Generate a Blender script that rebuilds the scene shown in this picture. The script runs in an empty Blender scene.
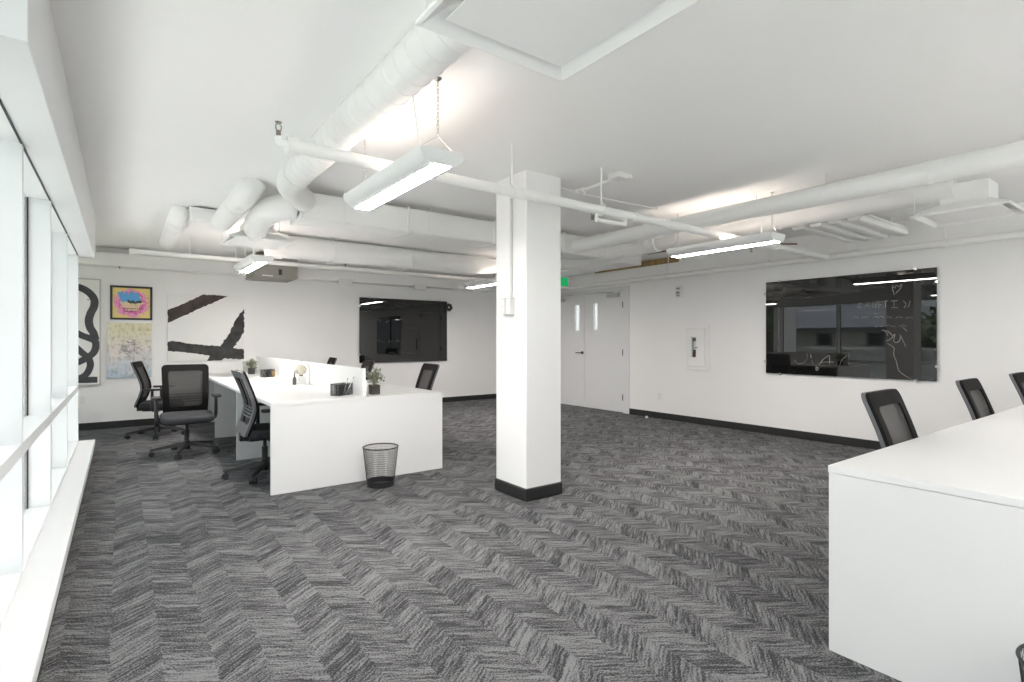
import bpy, bmesh, math, random
from mathutils import Vector, Matrix
random.seed(7)
PI = math.pi
S = bpy.context.scene
COL = S.collection

# ---------------------------------------------------------------- mesh builder
class MB:
    def __init__(s): s.v = []; s.f = []
    def add(s, vs, fs):
        n = len(s.v); s.v += [tuple(p) for p in vs]; s.f += [tuple(i + n for i in f) for f in fs]; return s
    def box(s, x0, y0, z0, x1, y1, z1):
        return s.add([(x0,y0,z0),(x1,y0,z0),(x1,y1,z0),(x0,y1,z0),(x0,y0,z1),(x1,y0,z1),(x1,y1,z1),(x0,y1,z1)],
              [(0,3,2,1),(4,5,6,7),(0,1,5,4),(1,2,6,5),(2,3,7,6),(3,0,4,7)])
    def cbox(s, c, d): return s.box(c[0]-d[0]/2,c[1]-d[1]/2,c[2]-d[2]/2,c[0]+d[0]/2,c[1]+d[1]/2,c[2]+d[2]/2)
    def tube(s, pts, r, n=12, caps=True, closed=False):
        pts = [Vector(p) for p in pts]; N = len(pts)
        rs = r if isinstance(r, (list, tuple)) else [r]*N
        vs = []; up = None
        for i, p in enumerate(pts):
            if closed: d = pts[(i+1)%N] - pts[i-1]
            else: d = pts[min(i+1,N-1)] - pts[max(i-1,0)]
            d.normalize()
            if up is None:
                up = Vector((0,0,1)) if abs(d.z) < .9 else Vector((1,0,0))
            a = (up - d*up.dot(d))
            if a.length < 1e-6: a = d.orthogonal()
            a.normalize(); up = a; b = d.cross(a)
            for k in range(n):
                t = 2*PI*k/n
                vs.append(p + (a*math.cos(t) + b*math.sin(t))*rs[i])
        fs = []
        for i in range(N if closed else N-1):
            j = (i+1) % N
            for k in range(n):
                l = (k+1) % n
                fs.append((i*n+k, j*n+k, j*n+l, i*n+l))
        if caps and not closed:
            fs.append(tuple(range(n))); fs.append(tuple((N-1)*n+k for k in reversed(range(n))))
        return s.add(vs, fs)
    def lathe(s, prof, c=(0,0,0), n=32, cap0=True, cap1=True):
        vs = []
        for (r, z) in prof:
            for k in range(n):
                t = 2*PI*k/n
                vs.append((c[0]+r*math.cos(t), c[1]+r*math.sin(t), c[2]+z))
        fs = []
        for i in range(len(prof)-1):
            for k in range(n):
                l = (k+1) % n
                fs.append((i*n+k, i*n+l, (i+1)*n+l, (i+1)*n+k))
        if cap0: fs.append(tuple(reversed(range(n))))
        if cap1: fs.append(tuple((len(prof)-1)*n+k for k in range(n)))
        return s.add(vs, fs)
    def sphere(s, c, r, nu=14, nv=8):
        rx, ry, rz = r if isinstance(r, (list, tuple)) else (r, r, r)
        vs = [(c[0], c[1], c[2]-rz)]
        for j in range(1, nv):
            p = -PI/2 + PI*j/nv
            for k in range(nu):
                t = 2*PI*k/nu
                vs.append((c[0]+rx*math.cos(p)*math.cos(t), c[1]+ry*math.cos(p)*math.sin(t), c[2]+rz*math.sin(p)))
        vs.append((c[0], c[1], c[2]+rz)); L = len(vs)-1
        fs = [(0, 1+(k+1)%nu, 1+k) for k in range(nu)]
        for j in range(nv-2):
            for k in range(nu):
                a = 1+j*nu+k; b = 1+j*nu+(k+1)%nu
                fs.append((a, b, b+nu, a+nu))
        q = 1+(nv-2)*nu
        fs += [(L, q+k, q+(k+1)%nu) for k in range(nu)]
        return s.add(vs, fs)
    def prism(s, poly, fn, d):
        """poly: 2-D outline; fn(a,b,t) places it; t = 0 and d are the two faces"""
        n = len(poly)
        vs = [fn(a,b,0) for a,b in poly] + [fn(a,b,d) for a,b in poly]
        fs = [tuple(reversed(range(n))), tuple(range(n, 2*n))]
        fs += [(i, (i+1)%n, n+(i+1)%n, n+i) for i in range(n)]
        return s.add(vs, fs)
    def ribbon(s, pts, w, fn):
        """flat pen stroke of width w along a 2-D path, placed by fn(a,b)"""
        P = [Vector(p) for p in pts]; vs = []
        for i, p in enumerate(P):
            d = P[min(i+1,len(P)-1)] - P[max(i-1,0)]
            if d.length < 1e-9: d = Vector((1,0))
            d.normalize(); q = Vector((-d.y, d.x))*w/2
            vs += [fn(*(p+q)), fn(*(p-q))]
        return s.add(vs, [(2*i, 2*i+1, 2*i+3, 2*i+2) for i in range(len(P)-1)])

def obj(name, mb, mat, parent=None, smooth=False, bevel=0, seg=2, angle=35):
    me = bpy.data.meshes.new(name)
    me.from_pydata(mb.v, [], mb.f); 
    bm = bmesh.new(); bm.from_mesh(me)
    bmesh.ops.recalc_face_normals(bm, faces=bm.faces)
    if bevel:
        ed = [e for e in bm.edges if len(e.link_faces) == 2 and e.calc_face_angle(0) > math.radians(30)]
        bmesh.ops.bevel(bm, geom=ed, offset=bevel, segments=seg, affect='EDGES', profile=.5, clamp_overlap=True)
    bm.to_mesh(me); bm.free()
    if smooth or bevel:
        for p in me.polygons: p.use_smooth = True
        me.set_sharp_from_angle(angle=math.radians(angle if smooth else 18))
    me.materials.append(mat)
    o = bpy.data.objects.new(name, me); COL.objects.link(o)
    if parent: o.parent = parent
    return o
def tag(o, label, cat, group=None, kind=None):
    o['label'] = label; o['category'] = cat
    if group: o['group'] = group
    if kind: o['kind'] = kind
    return o
def thing(name, label, cat, loc=(0,0,0), rz=0, group=None):
    o = bpy.data.objects.new(name, None); COL.objects.link(o)
    o.empty_display_size = .1
    o.location = loc; o.rotation_euler = (0,0,rz)
    return tag(o, label, cat, group)
def struct(name, mb, mat, parent=None, label=None, **k):
    o = obj(name, mb, mat, parent, **k)
    if parent is None:
        o['kind'] = 'structure'
        if label: o['label'] = label
    return o
def dup(root, loc, rz, label, group=None, swivel=0):
    r = root.copy(); COL.objects.link(r); r.location = loc; r.rotation_euler = (0,0,rz)
    r['label'] = label
    if group: r['group'] = group
    for ch in list(root.children):
        c = ch.copy(); COL.objects.link(c); c.parent = r
        if swivel and c.name.split('.')[0] in ('leg','caster'): c.rotation_euler = (0,0,swivel)
        for g in list(ch.children):
            d = g.copy(); COL.objects.link(d); d.parent = c
    return r
def arc(c, r, a0, a1, n, fn):
    return [fn(c[0]+r*math.cos(a0+(a1-a0)*i/n), c[1]+r*math.sin(a0+(a1-a0)*i/n)) for i in range(n+1)]
def rrect(w, h, r, n=6, cx=0, cy=0):
    out = []
    for sx, sy, a in ((1,1,0),(-1,1,PI/2),(-1,-1,PI),(1,-1,1.5*PI)):
        for i in range(n+1):
            t = a + PI/2*i/n
            out.append((cx+sx*(w/2-r)+r*math.cos(t), cy+sy*(h/2-r)+r*math.sin(t)))
    return out

# ---------------------------------------------------------------- materials
def nodes(m):
    m.use_nodes = True; t = m.node_tree; return t, t.nodes['Principled BSDF']
def mat(name, c, rough=.5, metal=0, spec=.5, var=.03, scale=6, bump=0, bscale=200, coat=0):
    m = bpy.data.materials.new(name); t, b = nodes(m)
    N, L = t.nodes, t.links
    tc = N.new('ShaderNodeTexCoord'); nz = N.new('ShaderNodeTexNoise')
    nz.inputs['Scale'].default_value = scale; nz.inputs['Detail'].default_value = 3
    L.new(tc.outputs['Object'], nz.inputs['Vector'])
    rp = N.new('ShaderNodeValToRGB')
    rp.color_ramp.elements[0].position = .3; rp.color_ramp.elements[1].position = .7
    rp.color_ramp.elements[0].color = (*[x*(1-var) for x in c], 1)
    rp.color_ramp.elements[1].color = (*[min(1, x*(1+var)) for x in c], 1)
    L.new(nz.outputs['Fac'], rp.inputs['Fac']); L.new(rp.outputs['Color'], b.inputs['Base Color'])
    b.inputs['Roughness'].default_value = rough; b.inputs['Metallic'].default_value = metal
    b.inputs['Specular IOR Level'].default_value = spec
    b.inputs['Coat Weight'].default_value = coat
    if bump:
        n2 = N.new('ShaderNodeTexNoise'); n2.inputs['Scale'].default_value = bscale
        bp = N.new('ShaderNodeBump'); bp.inputs['Strength'].default_value = bump; bp.inputs['Distance'].default_value = .002
        L.new(tc.outputs['Object'], n2.inputs['Vector']); L.new(n2.outputs['Fac'], bp.inputs['Height'])
        L.new(bp.outputs['Normal'], b.inputs['Normal'])
    return m
def emit(name, c, s):
    m = bpy.data.materials.new(name); m.use_nodes = True; t = m.node_tree
    t.nodes.clear(); e = t.nodes.new('ShaderNodeEmission'); o = t.nodes.new('ShaderNodeOutputMaterial')
    e.inputs[0].default_value = (*c, 1); e.inputs[1].default_value = s
    t.links.new(e.outputs[0], o.inputs[0]); return m

M = {}
M['wall'] = mat('wall_paint', (.87,.865,.86), .75, var=.008, scale=1.5, bump=.05, bscale=300)
M['ceiling'] = mat('ceiling_paint', (.90,.897,.892), .85, var=.008, scale=1.2, bump=.05, bscale=150)
M['trim'] = mat('trim_paint', (.71,.717,.722), .45, var=.008)
M['frame'] = mat('window_frame_white', (.76,.78,.785), .4, var=.01)
M['duct'] = mat('duct_paint', (.87,.87,.86), .45, var=.012, scale=4)
M['pipe'] = mat('pipe_paint', (.87,.865,.855), .4, var=.015, scale=9)
M['light'] = mat('light_housing', (.80,.81,.81), .4, var=.01)
M['black_base'] = mat('rubber_base', (.018,.018,.018), .5, var=.1)
M['laminate'] = mat('white_laminate', (.79,.79,.787), .35, var=.006, scale=3)
M['screen'] = mat('screen_panel', (.88,.88,.87), .4, var=.006)
M['frame_grey'] = mat('chair_grey_plastic', (.135,.135,.148), .38, var=.04)
M['black_plastic'] = mat('black_plastic', (.022,.022,.024), .42, var=.08, scale=30)
M['border'] = mat('chair_border_fabric', (.014,.013,.013), .85, spec=.15, var=.2, scale=200)
M['seat'] = mat('seat_fabric', (.03,.031,.036), .85, var=.15, scale=120, bump=.4, bscale=500)
M['wire'] = mat('black_wire', (.03,.03,.032), .45, metal=.3, var=.1)
M['dark_pot'] = mat('dark_pot', (.05,.046,.042), .6, var=.15, scale=20)
M['soil'] = mat('soil', (.05,.035,.025), .95, var=.3, scale=80)
M['leaf'] = mat('leaf', (.17,.19,.12), .6, var=.35, scale=40)
M['leaf_pale'] = mat('pale_blossom', (.52,.52,.43), .7, var=.2, scale=60)
M['steel'] = mat('brushed_steel', (.55,.54,.52), .3, metal=1, var=.05)
M['dark_steel'] = mat('dark_hardware', (.13,.125,.12), .35, metal=.8, var=.1)
M['chrome'] = mat('chrome', (.6,.6,.6), .3, metal=1, var=.02)
M['glass_black'] = mat('black_glass', (.006,.006,.006), .012, spec=.75, var=.05)
M['marker'] = mat('white_marker', (.24,.23,.22), .8, var=.25, scale=40)
M['marker_faint'] = mat('faint_marker', (.11,.11,.11), .8, var=.4, scale=30)
M['unit'] = mat('unit_casing', (.27,.255,.235), .5, var=.06, scale=3)
M['unit_dark'] = mat('unit_dark', (.03,.03,.03), .5)
M['plastic_white'] = mat('white_plastic', (.80,.80,.79), .35, var=.01)
M['label_grey'] = mat('grey_print', (.35,.35,.35), .6, var=.2, scale=60)
M['red'] = mat('red_paint', (.10,.02,.018), .3, var=.1)
M['canvas'] = mat('canvas_white', (.84,.835,.82), .8, var=.015, scale=5, bump=.15, bscale=400)
M['ink'] = mat('black_brush_paint', (.03,.029,.028), .6, var=.5, scale=9)
M['ink_brown'] = mat('brown_black_brush_paint', (.045,.03,.026), .6, var=.6, scale=7)
M['ink_grey'] = mat('charcoal_paint', (.06,.062,.066), .6, var=.2, scale=12)
M['frame_black'] = mat('black_frame_wood', (.025,.022,.02), .4)
M['sprinkler'] = mat('sprinkler_brass', (.25,.22,.19), .35, metal=.8)
M['timber'] = mat('bare_timber', (.36,.25,.11), .8, var=.3, scale=14)
M['timber_dark'] = mat('dark_timber', (.13,.055,.035), .8, var=.4, scale=14)
M['cream'] = mat('dried_flower_cream', (.62,.60,.50), .8, var=.2, scale=50)
M['brown_card'] = mat('brown_card', (.32,.22,.10), .7, var=.5, scale=30)
M['paper'] = mat('grey_print_paper', (.45,.46,.44), .7, var=.5, scale=70)
M['bottle'] = mat('dark_bottle', (.13,.12,.11), .2, var=.2)
M['pen_white'] = mat('pen_white', (.7,.7,.68), .4)
M['pen_grey'] = mat('pen_grey', (.3,.3,.3), .4)
M['concrete'] = mat('outdoor_concrete', (.72,.72,.71), .8, var=.1)
M['parapet'] = mat('parapet_grey', (.5,.51,.52), .7, var=.05)
M['house'] = mat('house_stucco', (.68,.65,.63), .8, var=.05)
M['roof'] = mat('roof_shingle', (.20,.21,.24), .85, var=.25, scale=8)
M['house_dark'] = mat('house_dark_trim', (.03,.035,.04), .5)
M['grass'] = mat('outdoor_ground', (.14,.15,.10), .9, var=.3, scale=2)
M['tree_leaf'] = mat('tree_leaf', (.15,.18,.12), .8, var=.5, scale=3)
M['bark'] = mat('bark', (.10,.07,.05), .9, var=.3, scale=10)
M['green'] = emit('exit_green', (.02,.36,.12), .25)
M['lens'] = emit('lamp_lens', (1,.935,.89), 37)
M['uplight'] = emit('lamp_uplight', (1,.86,.76), 2.7)

def glass_mat():
    m = bpy.data.materials.new('window_glass'); m.use_nodes = True; t = m.node_tree; t.nodes.clear()
    N, L = t.nodes, t.links
    o = N.new('ShaderNodeOutputMaterial'); mx = N.new('ShaderNodeMixShader')
    tr = N.new('ShaderNodeBsdfTransparent'); gl = N.new('ShaderNodeBsdfGlossy'); fr = N.new('ShaderNodeFresnel')
    tr.inputs[0].default_value = (.95,.97,.96,1); gl.inputs['Roughness'].default_value = .0
    ge = N.new('ShaderNodeNewGeometry'); mr = N.new('ShaderNodeMapRange')      # the same index of refraction from both sides of the thin pane
    mr.inputs['To Min'].default_value = 1.45; mr.inputs['To Max'].default_value = 1/1.45
    L.new(ge.outputs['Backfacing'], mr.inputs['Value']); L.new(mr.outputs[0], fr.inputs[0])
    L.new(fr.outputs[0], mx.inputs[0]); L.new(tr.outputs[0], mx.inputs[1]); L.new(gl.outputs[0], mx.inputs[2])
    L.new(mx.outputs[0], o.inputs[0]); return m
M['glass'] = glass_mat()
M['corridor_lens'] = emit('corridor_lens', (1,.95,.9), 2.2)
M['box_shade_grey'] = mat('box_shade_grey', (.60,.60,.59), .4)  # white conduit and boxes, their shading put into the base colour
def mesh_fabric():
    m = bpy.data.materials.new('chair_mesh_fabric'); t, b = nodes(m); N, L = t.nodes, t.links
    tc = N.new('ShaderNodeTexCoord'); w = N.new('ShaderNodeTexWave'); w.wave_type = 'BANDS'; w.bands_direction = 'Z'
    w.inputs['Scale'].default_value = 38; w.inputs['Distortion'].default_value = 2.2; w.inputs['Detail'].default_value = 2
    w.inputs['Detail Scale'].default_value = 3
    L.new(tc.outputs['Object'], w.inputs['Vector'])
    rp = N.new('ShaderNodeValToRGB'); rp.color_ramp.elements[0].color = (.012,.011,.011,1); rp.color_ramp.elements[1].color = (.042,.038,.036,1)
    L.new(w.outputs['Fac'], rp.inputs['Fac']); L.new(rp.outputs['Color'], b.inputs['Base Color'])
    mr = N.new('ShaderNodeMapRange'); mr.inputs['To Min'].default_value = .97; mr.inputs['To Max'].default_value = .82
    L.new(w.outputs['Fac'], mr.inputs['Value']); L.new(mr.outputs[0], b.inputs['Alpha'])
    b.inputs['Roughness'].default_value = .7; return m
M['mesh'] = mesh_fabric()

def carpet():
    m = bpy.data.materials.new('chevron_carpet'); t, b = nodes(m); N, L = t.nodes, t.links
    def math_(op, a, bb=None):
        n = N.new('ShaderNodeMath'); n.operation = op
        for i, q in enumerate((a, bb)):
            if q is None: continue
            if isinstance(q, (int, float)): n.inputs[i].default_value = q
            else: L.new(q, n.inputs[i])
        return n.outputs[0]
    tc = N.new('ShaderNodeTexCoord'); sp = N.new('ShaderNodeSeparateXYZ'); L.new(tc.outputs['Object'], sp.inputs[0])
    W = .165
    y = sp.outputs[1]
    cj = N.new('ShaderNodeTexNoise'); cj.inputs['Scale'].default_value = 30; cj.inputs['Detail'].default_value = 1
    L.new(tc.outputs['Object'], cj.inputs['Vector'])
    x = math_('ADD', math_('ADD', sp.outputs[0], 20), math_('MULTIPLY', math_('SUBTRACT', cj.outputs['Fac'], .5), .03))
    tri = math_('PINGPONG', x, W)
    yy = math_('ADD', y, math_('MULTIPLY', tri, .72))
    band = math_('FLOOR', math_('DIVIDE', x, W))
    blk = math_('FLOOR', math_('DIVIDE', yy, .075))
    def noise(vx, vy, vz, detail, rough=.5):
        c = N.new('ShaderNodeCombineXYZ')
        for i, q in enumerate((vx, vy, vz)):
            if isinstance(q, (int, float)): c.inputs[i].default_value = q
            else: L.new(q, c.inputs[i])
        n = N.new('ShaderNodeTexNoise'); n.inputs['Scale'].default_value = 1; n.inputs['Detail'].default_value = detail
        n.inputs['Roughness'].default_value = rough
        L.new(c.outputs[0], n.inputs['Vector']); return n.outputs['Fac']
    lines = noise(math_('MULTIPLY', yy, 88), math_('MULTIPLY', x, 9), math_('MULTIPLY', band, 3.7), 2.5, .55)
    patch = noise(math_('MULTIPLY', blk, 1.7), math_('MULTIPLY', band, 2.3), .5, 0)
    big = noise(math_('MULTIPLY', x, 1.3), math_('MULTIPLY', y, 1.3), 0, 2)
    grain = noise(math_('MULTIPLY', x, 150), math_('MULTIPLY', y, 150), 0, 1)
    s = math_('ADD', math_('MULTIPLY', lines, .9), math_('MULTIPLY', math_('SUBTRACT', patch, .5), .30))
    s = math_('ADD', s, math_('MULTIPLY', math_('SUBTRACT', big, .5), .12))
    s = math_('ADD', s, math_('MULTIPLY', math_('SUBTRACT', grain, .5), .75))
    rp = N.new('ShaderNodeValToRGB'); e = rp.color_ramp.elements
    e[0].position = .34; e[0].color = (.040,.041,.044,1)
    e[1].position = .60; e[1].color = (.205,.205,.21,1)
    L.new(s, rp.inputs['Fac']); L.new(rp.outputs['Color'], b.inputs['Base Color'])
    b.inputs['Roughness'].default_value = .95; b.inputs['Specular IOR Level'].default_value = .15
    bp = N.new('ShaderNodeBump'); bp.inputs['Strength'].default_value = .35; bp.inputs['Distance'].default_value = .004
    L.new(s, bp.inputs['Height']); L.new(bp.outputs['Normal'], b.inputs['Normal'])
    return m
M['carpet'] = carpet()

def pop_art():
    m = bpy.data.materials.new('pop_art_print'); t, b = nodes(m); N, L = t.nodes, t.links
    tc = N.new('ShaderNodeTexCoord')
    nz = N.new('ShaderNodeTexNoise'); nz.inputs['Scale'].default_value = 9; nz.inputs['Detail'].default_value = 4
    L.new(tc.outputs['Generated'], nz.inputs['Vector'])
    sp = N.new('ShaderNodeSeparateXYZ'); L.new(tc.outputs['Generated'], sp.inputs[0])
    def mt(op, a, bb=None):
        n = N.new('ShaderNodeMath'); n.operation = op
        for i, q in enumerate((a, bb)):
            if q is None: continue
            if isinstance(q, (int, float)): n.inputs[i].default_value = q
            else: L.new(q, n.inputs[i])
        return n.outputs[0]
    x = mt('SUBTRACT', sp.outputs[0], .5); z = mt('SUBTRACT', sp.outputs[2], .5)
    wob = mt('MULTIPLY', mt('SUBTRACT', nz.outputs['Fac'], .5), .42)
    r = mt('ADD', mt('SQRT', mt('ADD', mt('MULTIPLY', x, x), mt('MULTIPLY', z, z))), wob)
    rp = N.new('ShaderNodeValToRGB'); rp.color_ramp.interpolation = 'CONSTANT'; e = rp.color_ramp.elements
    e[0].position = 0; e[0].color = (.78,.60,.38,1); e[1].position = .27; e[1].color = (.72,.16,.40,1)
    k = e.new(.36); k.color = (.80,.33,.52,1); k = e.new(.46); k.color = (.82,.66,.24,1)
    L.new(r, rp.inputs['Fac'])
    def blend(prev, cond, col):
        mx = N.new('ShaderNodeMix'); mx.data_type = 'RGBA'; L.new(cond, mx.inputs[0]); L.new(prev, mx.inputs[6])
        mx.inputs[7].default_value = (*col, 1); return mx.outputs[2]
    def band(v, c, h): return mt('LESS_THAN', mt('ABSOLUTE', mt('SUBTRACT', v, c)), h)
    zz = mt('ADD', z, wob)
    c = blend(rp.outputs['Color'], mt('MULTIPLY', band(mt('ADD', x, mt('MULTIPLY', z, .35)), .02, .27), band(zz, .17, .17)), (.10,.38,.72))
    c = blend(c, mt('MULTIPLY', band(x, .08, .19), band(mt('ADD', z, mt('MULTIPLY', wob, .8)), .03, .06)), (.03,.06,.05))
    L.new(c, b.inputs['Base Color']); b.inputs['Roughness'].default_value = .5; return m
M['pop_art'] = pop_art()
def pastel():
    m = bpy.data.materials.new('pastel_mottled_print'); t, b = nodes(m); N, L = t.nodes, t.links
    tc = N.new('ShaderNodeTexCoord')
    n1 = N.new('ShaderNodeTexNoise'); n1.inputs['Scale'].default_value = 13; n1.inputs['Detail'].default_value = 5
    n2 = N.new('ShaderNodeTexNoise'); n2.inputs['Scale'].default_value = 3
    L.new(tc.outputs['Generated'], n1.inputs['Vector']); L.new(tc.outputs['Generated'], n2.inputs['Vector'])
    sp = N.new('ShaderNodeSeparateXYZ'); L.new(tc.outputs['Generated'], sp.inputs[0])
    g = N.new('ShaderNodeValToRGB'); e = g.color_ramp.elements
    e[0].position = .05; e[0].color = (.48,.60,.70,1); e[1].position = .95; e[1].color = (.74,.72,.52,1)
    k = e.new(.45); k.color = (.76,.73,.71,1)
    ad = N.new('ShaderNodeMath'); ad.operation = 'MULTIPLY_ADD'; L.new(n2.outputs['Fac'], ad.inputs[0]); ad.inputs[1].default_value = .6
    sb = N.new('ShaderNodeMath'); sb.operation = 'SUBTRACT'; L.new(sp.outputs[2], sb.inputs[0]); sb.inputs[1].default_value = .3
    L.new(sb.outputs[0], ad.inputs[2]); L.new(ad.outputs[0], g.inputs['Fac'])
    r2 = N.new('ShaderNodeValToRGB'); e = r2.color_ramp.elements
    e[0].position = .36; e[0].color = (.62,.58,.56,1); e[1].position = .56; e[1].color = (1,1,1,1)
    k = e.new(.44); k.color = (.92,.84,.78,1)
    L.new(n1.outputs['Fac'], r2.inputs['Fac'])
    mx = N.new('ShaderNodeMix'); mx.data_type = 'RGBA'; mx.blend_type = 'MULTIPLY'; mx.inputs[0].default_value = .8
    L.new(g.outputs['Color'], mx.inputs[6]); L.new(r2.outputs['Color'], mx.inputs[7])
    L.new(mx.outputs[2], b.inputs['Base Color']); b.inputs['Roughness'].default_value = .6; return m
M['pastel'] = pastel()

# ---------------------------------------------------------------- room shell
CZ = 2.585                       # ceiling height
XR, YB, YF = 7.0, 9.53, -3.6    # right wall, back wall, rear wall
XL = -1.35                      # recess wall beyond the windows
XG = -.362                      # inner face of the window frames
struct('floor', MB().box(-.49,YF,-.08,XR+.1,7.3,0).box(XL,7.3,-.08,XR+.1,YB+.1,0), M['carpet'])
struct('ceiling', MB().box(-.60,YF-.1,CZ,XR+.1,7.3,CZ+.12).box(XL-.1,7.3,CZ,XR+.1,YB+.1,CZ+.12), M['ceiling'])
struct('wall_right', MB().box(XR,YF,0,XR+.12,6.10,CZ).box(XR,6.10,2.2,XR+.12,8.38,CZ).box(XR,8.38,0,XR+.12,YB+.12,CZ), M['wall'])
struct('wall_back', MB().box(XL-.1,YB,0,XR,YB+.12,CZ), M['wall'])
struct('wall_left', MB().box(XL-.1,7.3,0,XL,7.5,CZ).box(XL-.1,9.4,0,XL,YB,CZ).box(XL-.1,7.5,0,XL,9.4,.2).box(XL-.1,7.5,2.3,XL,9.4,CZ).box(XL,7.3,0,-.44,7.42,CZ), M['wall'])
struct('wall_rear', MB().box(-.6,YF-.12,0,XR,YF,.2).box(-.6,YF-.12,2.35,XR,YF,CZ).box(-.6,YF-.12,.2,.3,YF,2.35).box(6.6,YF-.12,.2,XR,YF,2.35), M['wall'])
wr = MB()
for i in range(6):
    xx = .33 + 6.24*i/5; wr.box(xx-.03,YF-.09,.2,xx+.03,YF-.02,2.35)
wr.box(.36,YF-.09,.2,6.54,YF-.02,.25).box(.36,YF-.09,2.3,6.54,YF-.02,2.35)
wro = struct('window_10', wr, M['frame']); struct('pane', MB().box(.36,YF-.06,.25,6.54,YF-.052,2.3), M['glass'], wro)  # unseen rear glazing, added to bring more daylight into the near room
def base_run(name, mb): struct(name, mb, M['black_base'], bevel=.004)
base_run('baseboard_right', MB().box(XR-.012,YF,0,XR,6.10,.1))
base_run('baseboard_back', MB().box(XL,YB-.012,0,XR-.012,YB,.1))
base_run('baseboard_left', MB().box(XL,7.42,0,XL+.012,YB-.012,.1))
# column with a black rubber base
col = struct('column', MB().box(2.535,3.25,0,2.895,3.66,CZ), M['wall'], bevel=.006)
col['label'] = 'square white column standing on the carpet'
struct('baseboard_column', MB().box(2.523,3.238,0,2.907,3.672,.1), M['black_base'], bevel=.012)
# window header box, sill box
hd = MB().box(XG-.005,2.15,2.15,-.225,7.3,CZ).box(-.47,2.15,2.19,XG-.005,7.3,CZ)
struct('trim_1', hd, M['trim'], bevel=.004)
struct('trim_2', MB().box(-.47,-3.6,2.53,-.36,2.149,CZ), M['trim'])
sill = MB().box(XG-.005,-3.6,.12,-.225,7.33,.18)
struct('trim_9', MB().box(XG-.006,2.15,2.145,XG+.002,7.22,2.1505), M['black_base'])
struct('trim_3', sill, M['trim'], bevel=.004)
struct('trim_4', MB().box(-.49,-3.6,0,-.245,7.31,.12), M['black_base'])
def window(n, y0, y1, top):
    """one bay: mullion at its far end, head, transom and bottom rail; two panes with dark gaskets"""
    x0, x1 = -.49, XG
    b = MB().box(x0,y1-.05,.2,x1,y1,top).box(x0,y0,.12,x1-.001,y1-.05,.2).box(x0,y0,.726,x1,y1-.05,.783).box(x0,y0,top,x1-.006,y1,top+.03)
    if n in (1, 5): b.box(x0,y0,.2,x1,y0+.05,top)
    f = struct('window_%d' % n, b, M['frame'])
    ya = y0 + (.05 if n in (1, 5) else 0); yb = y1-.05
    for za, zb in ((.2,.726),(.783,top)):
        struct('pane', MB().box(-.476,ya,za,-.470,yb,zb), M['glass'], f)
        g = MB()
        for (a0,b0,a1,b1) in ((ya,za,ya+.012,zb),(yb-.012,za,yb,zb)): g.box(-.480,a0,b0,-.467,a1,b1)
        struct('gasket', g, M['black_base'], f)
ys = [2.15,3.31,4.526,5.81,7.22]
for i in range(4): window(i+1, ys[i], ys[i+1], 2.15)
ys = [-3.6,-2.3,-.9,.6,2.15]
for i in range(4): window(i+5, ys[i], ys[i+1], 2.5)
wf = struct('window_9', MB().box(XL-.08,7.5,.2,XL-.01,7.56,2.3).box(XL-.08,9.34,.2,XL-.01,9.4,2.3).box(XL-.08,8.42,.2,XL-.01,8.48,2.3).box(XL-.08,7.56,.2,XL-.01,9.34,.25).box(XL-.08,7.56,2.25,XL-.01,9.34,2.3), M['frame'])  # unseen opening, added to light the far left corner
struct('pane', MB().box(XL-.05,7.56,.25,XL-.042,9.34,2.25), M['glass'], wf)
# exposed timber strips where the ceiling meets the right wall
struct('trim_5', MB().box(6.43,3.35,CZ-.012,6.50,5.3,CZ), M['timber_dark'])
struct('trim_6', MB().box(XR-.03,5.1,2.485,XR,6.9,2.575), M['timber'])
# bulkhead along the back wall
struct('trim_7', MB().box(XL,9.26,2.30,6.6,YB,2.48), M['wall'], bevel=.01)

# ---------------------------------------------------------------- double door in the right wall
fr = MB()
fr.box(XR-.012,6.10,0,XR+.12,6.238,2.2).box(XR-.012,8.295,0,XR+.12,8.38,2.2).box(XR-.012,6.238,2.135,XR+.12,8.295,2.2)
door = struct('door_1', fr, M['trim'], bevel=.003)
door['label'] = 'white double door with two narrow vision panes in the right wall'
def leaf(y0, y1, vy0, vy1):
    b = MB().box(XR+.005,y0,.012,XR+.05,y1,1.455).box(XR+.005,y0,1.935,XR+.05,y1,2.13)
    b.box(XR+.005,y0,1.455,XR+.05,vy0,1.935).box(XR+.005,vy1,1.455,XR+.05,y1,1.935)
    l = struct('door_leaf', b, M['trim'], door)
    pn = MB().box(XR+.02,vy0,1.455,XR+.026,vy1,1.935)
    struct('vision_pane', pn, M['glass'], l)
    bd = MB()
    for (a,bz,c,d) in ((vy0-.012,1.443,vy0,1.947),(vy1,1.443,vy1+.012,1.947),(vy0,1.443,vy1,1.455),(vy0,1.935,vy1,1.947)):
        bd.box(XR-.001,a,bz,XR+.006,c,d)
    struct('pane_bead', bd, M['trim'], l)
    return l
lr = leaf(6.241, 7.197, 6.86, 6.965)
ll = leaf(7.203, 8.292, 7.34, 7.46)
for z in (.27, 1.05, 1.88):
    struct('hinge', MB().tube([(XR-.004,6.242,z-.055),(XR-.004,6.242,z+.055)], .011, 10).box(XR+.001,6.242,z-.05,XR+.006,6.27,z+.05), M['dark_steel'], lr, smooth=True)
h = MB().tube([(XR+.006,7.255,1.03),(XR-.012,7.255,1.03)], .028, 18).tube([(XR-.012,7.255,1.03),(XR-.055,7.255,1.03)], .01, 10)
h.tube([(XR-.05,7.247,1.03),(XR-.052,7.32,1.03),(XR-.048,7.385,1.028)], .010, 10)
struct('lever_handle', h, M['dark_steel'], ll, smooth=True)
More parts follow.
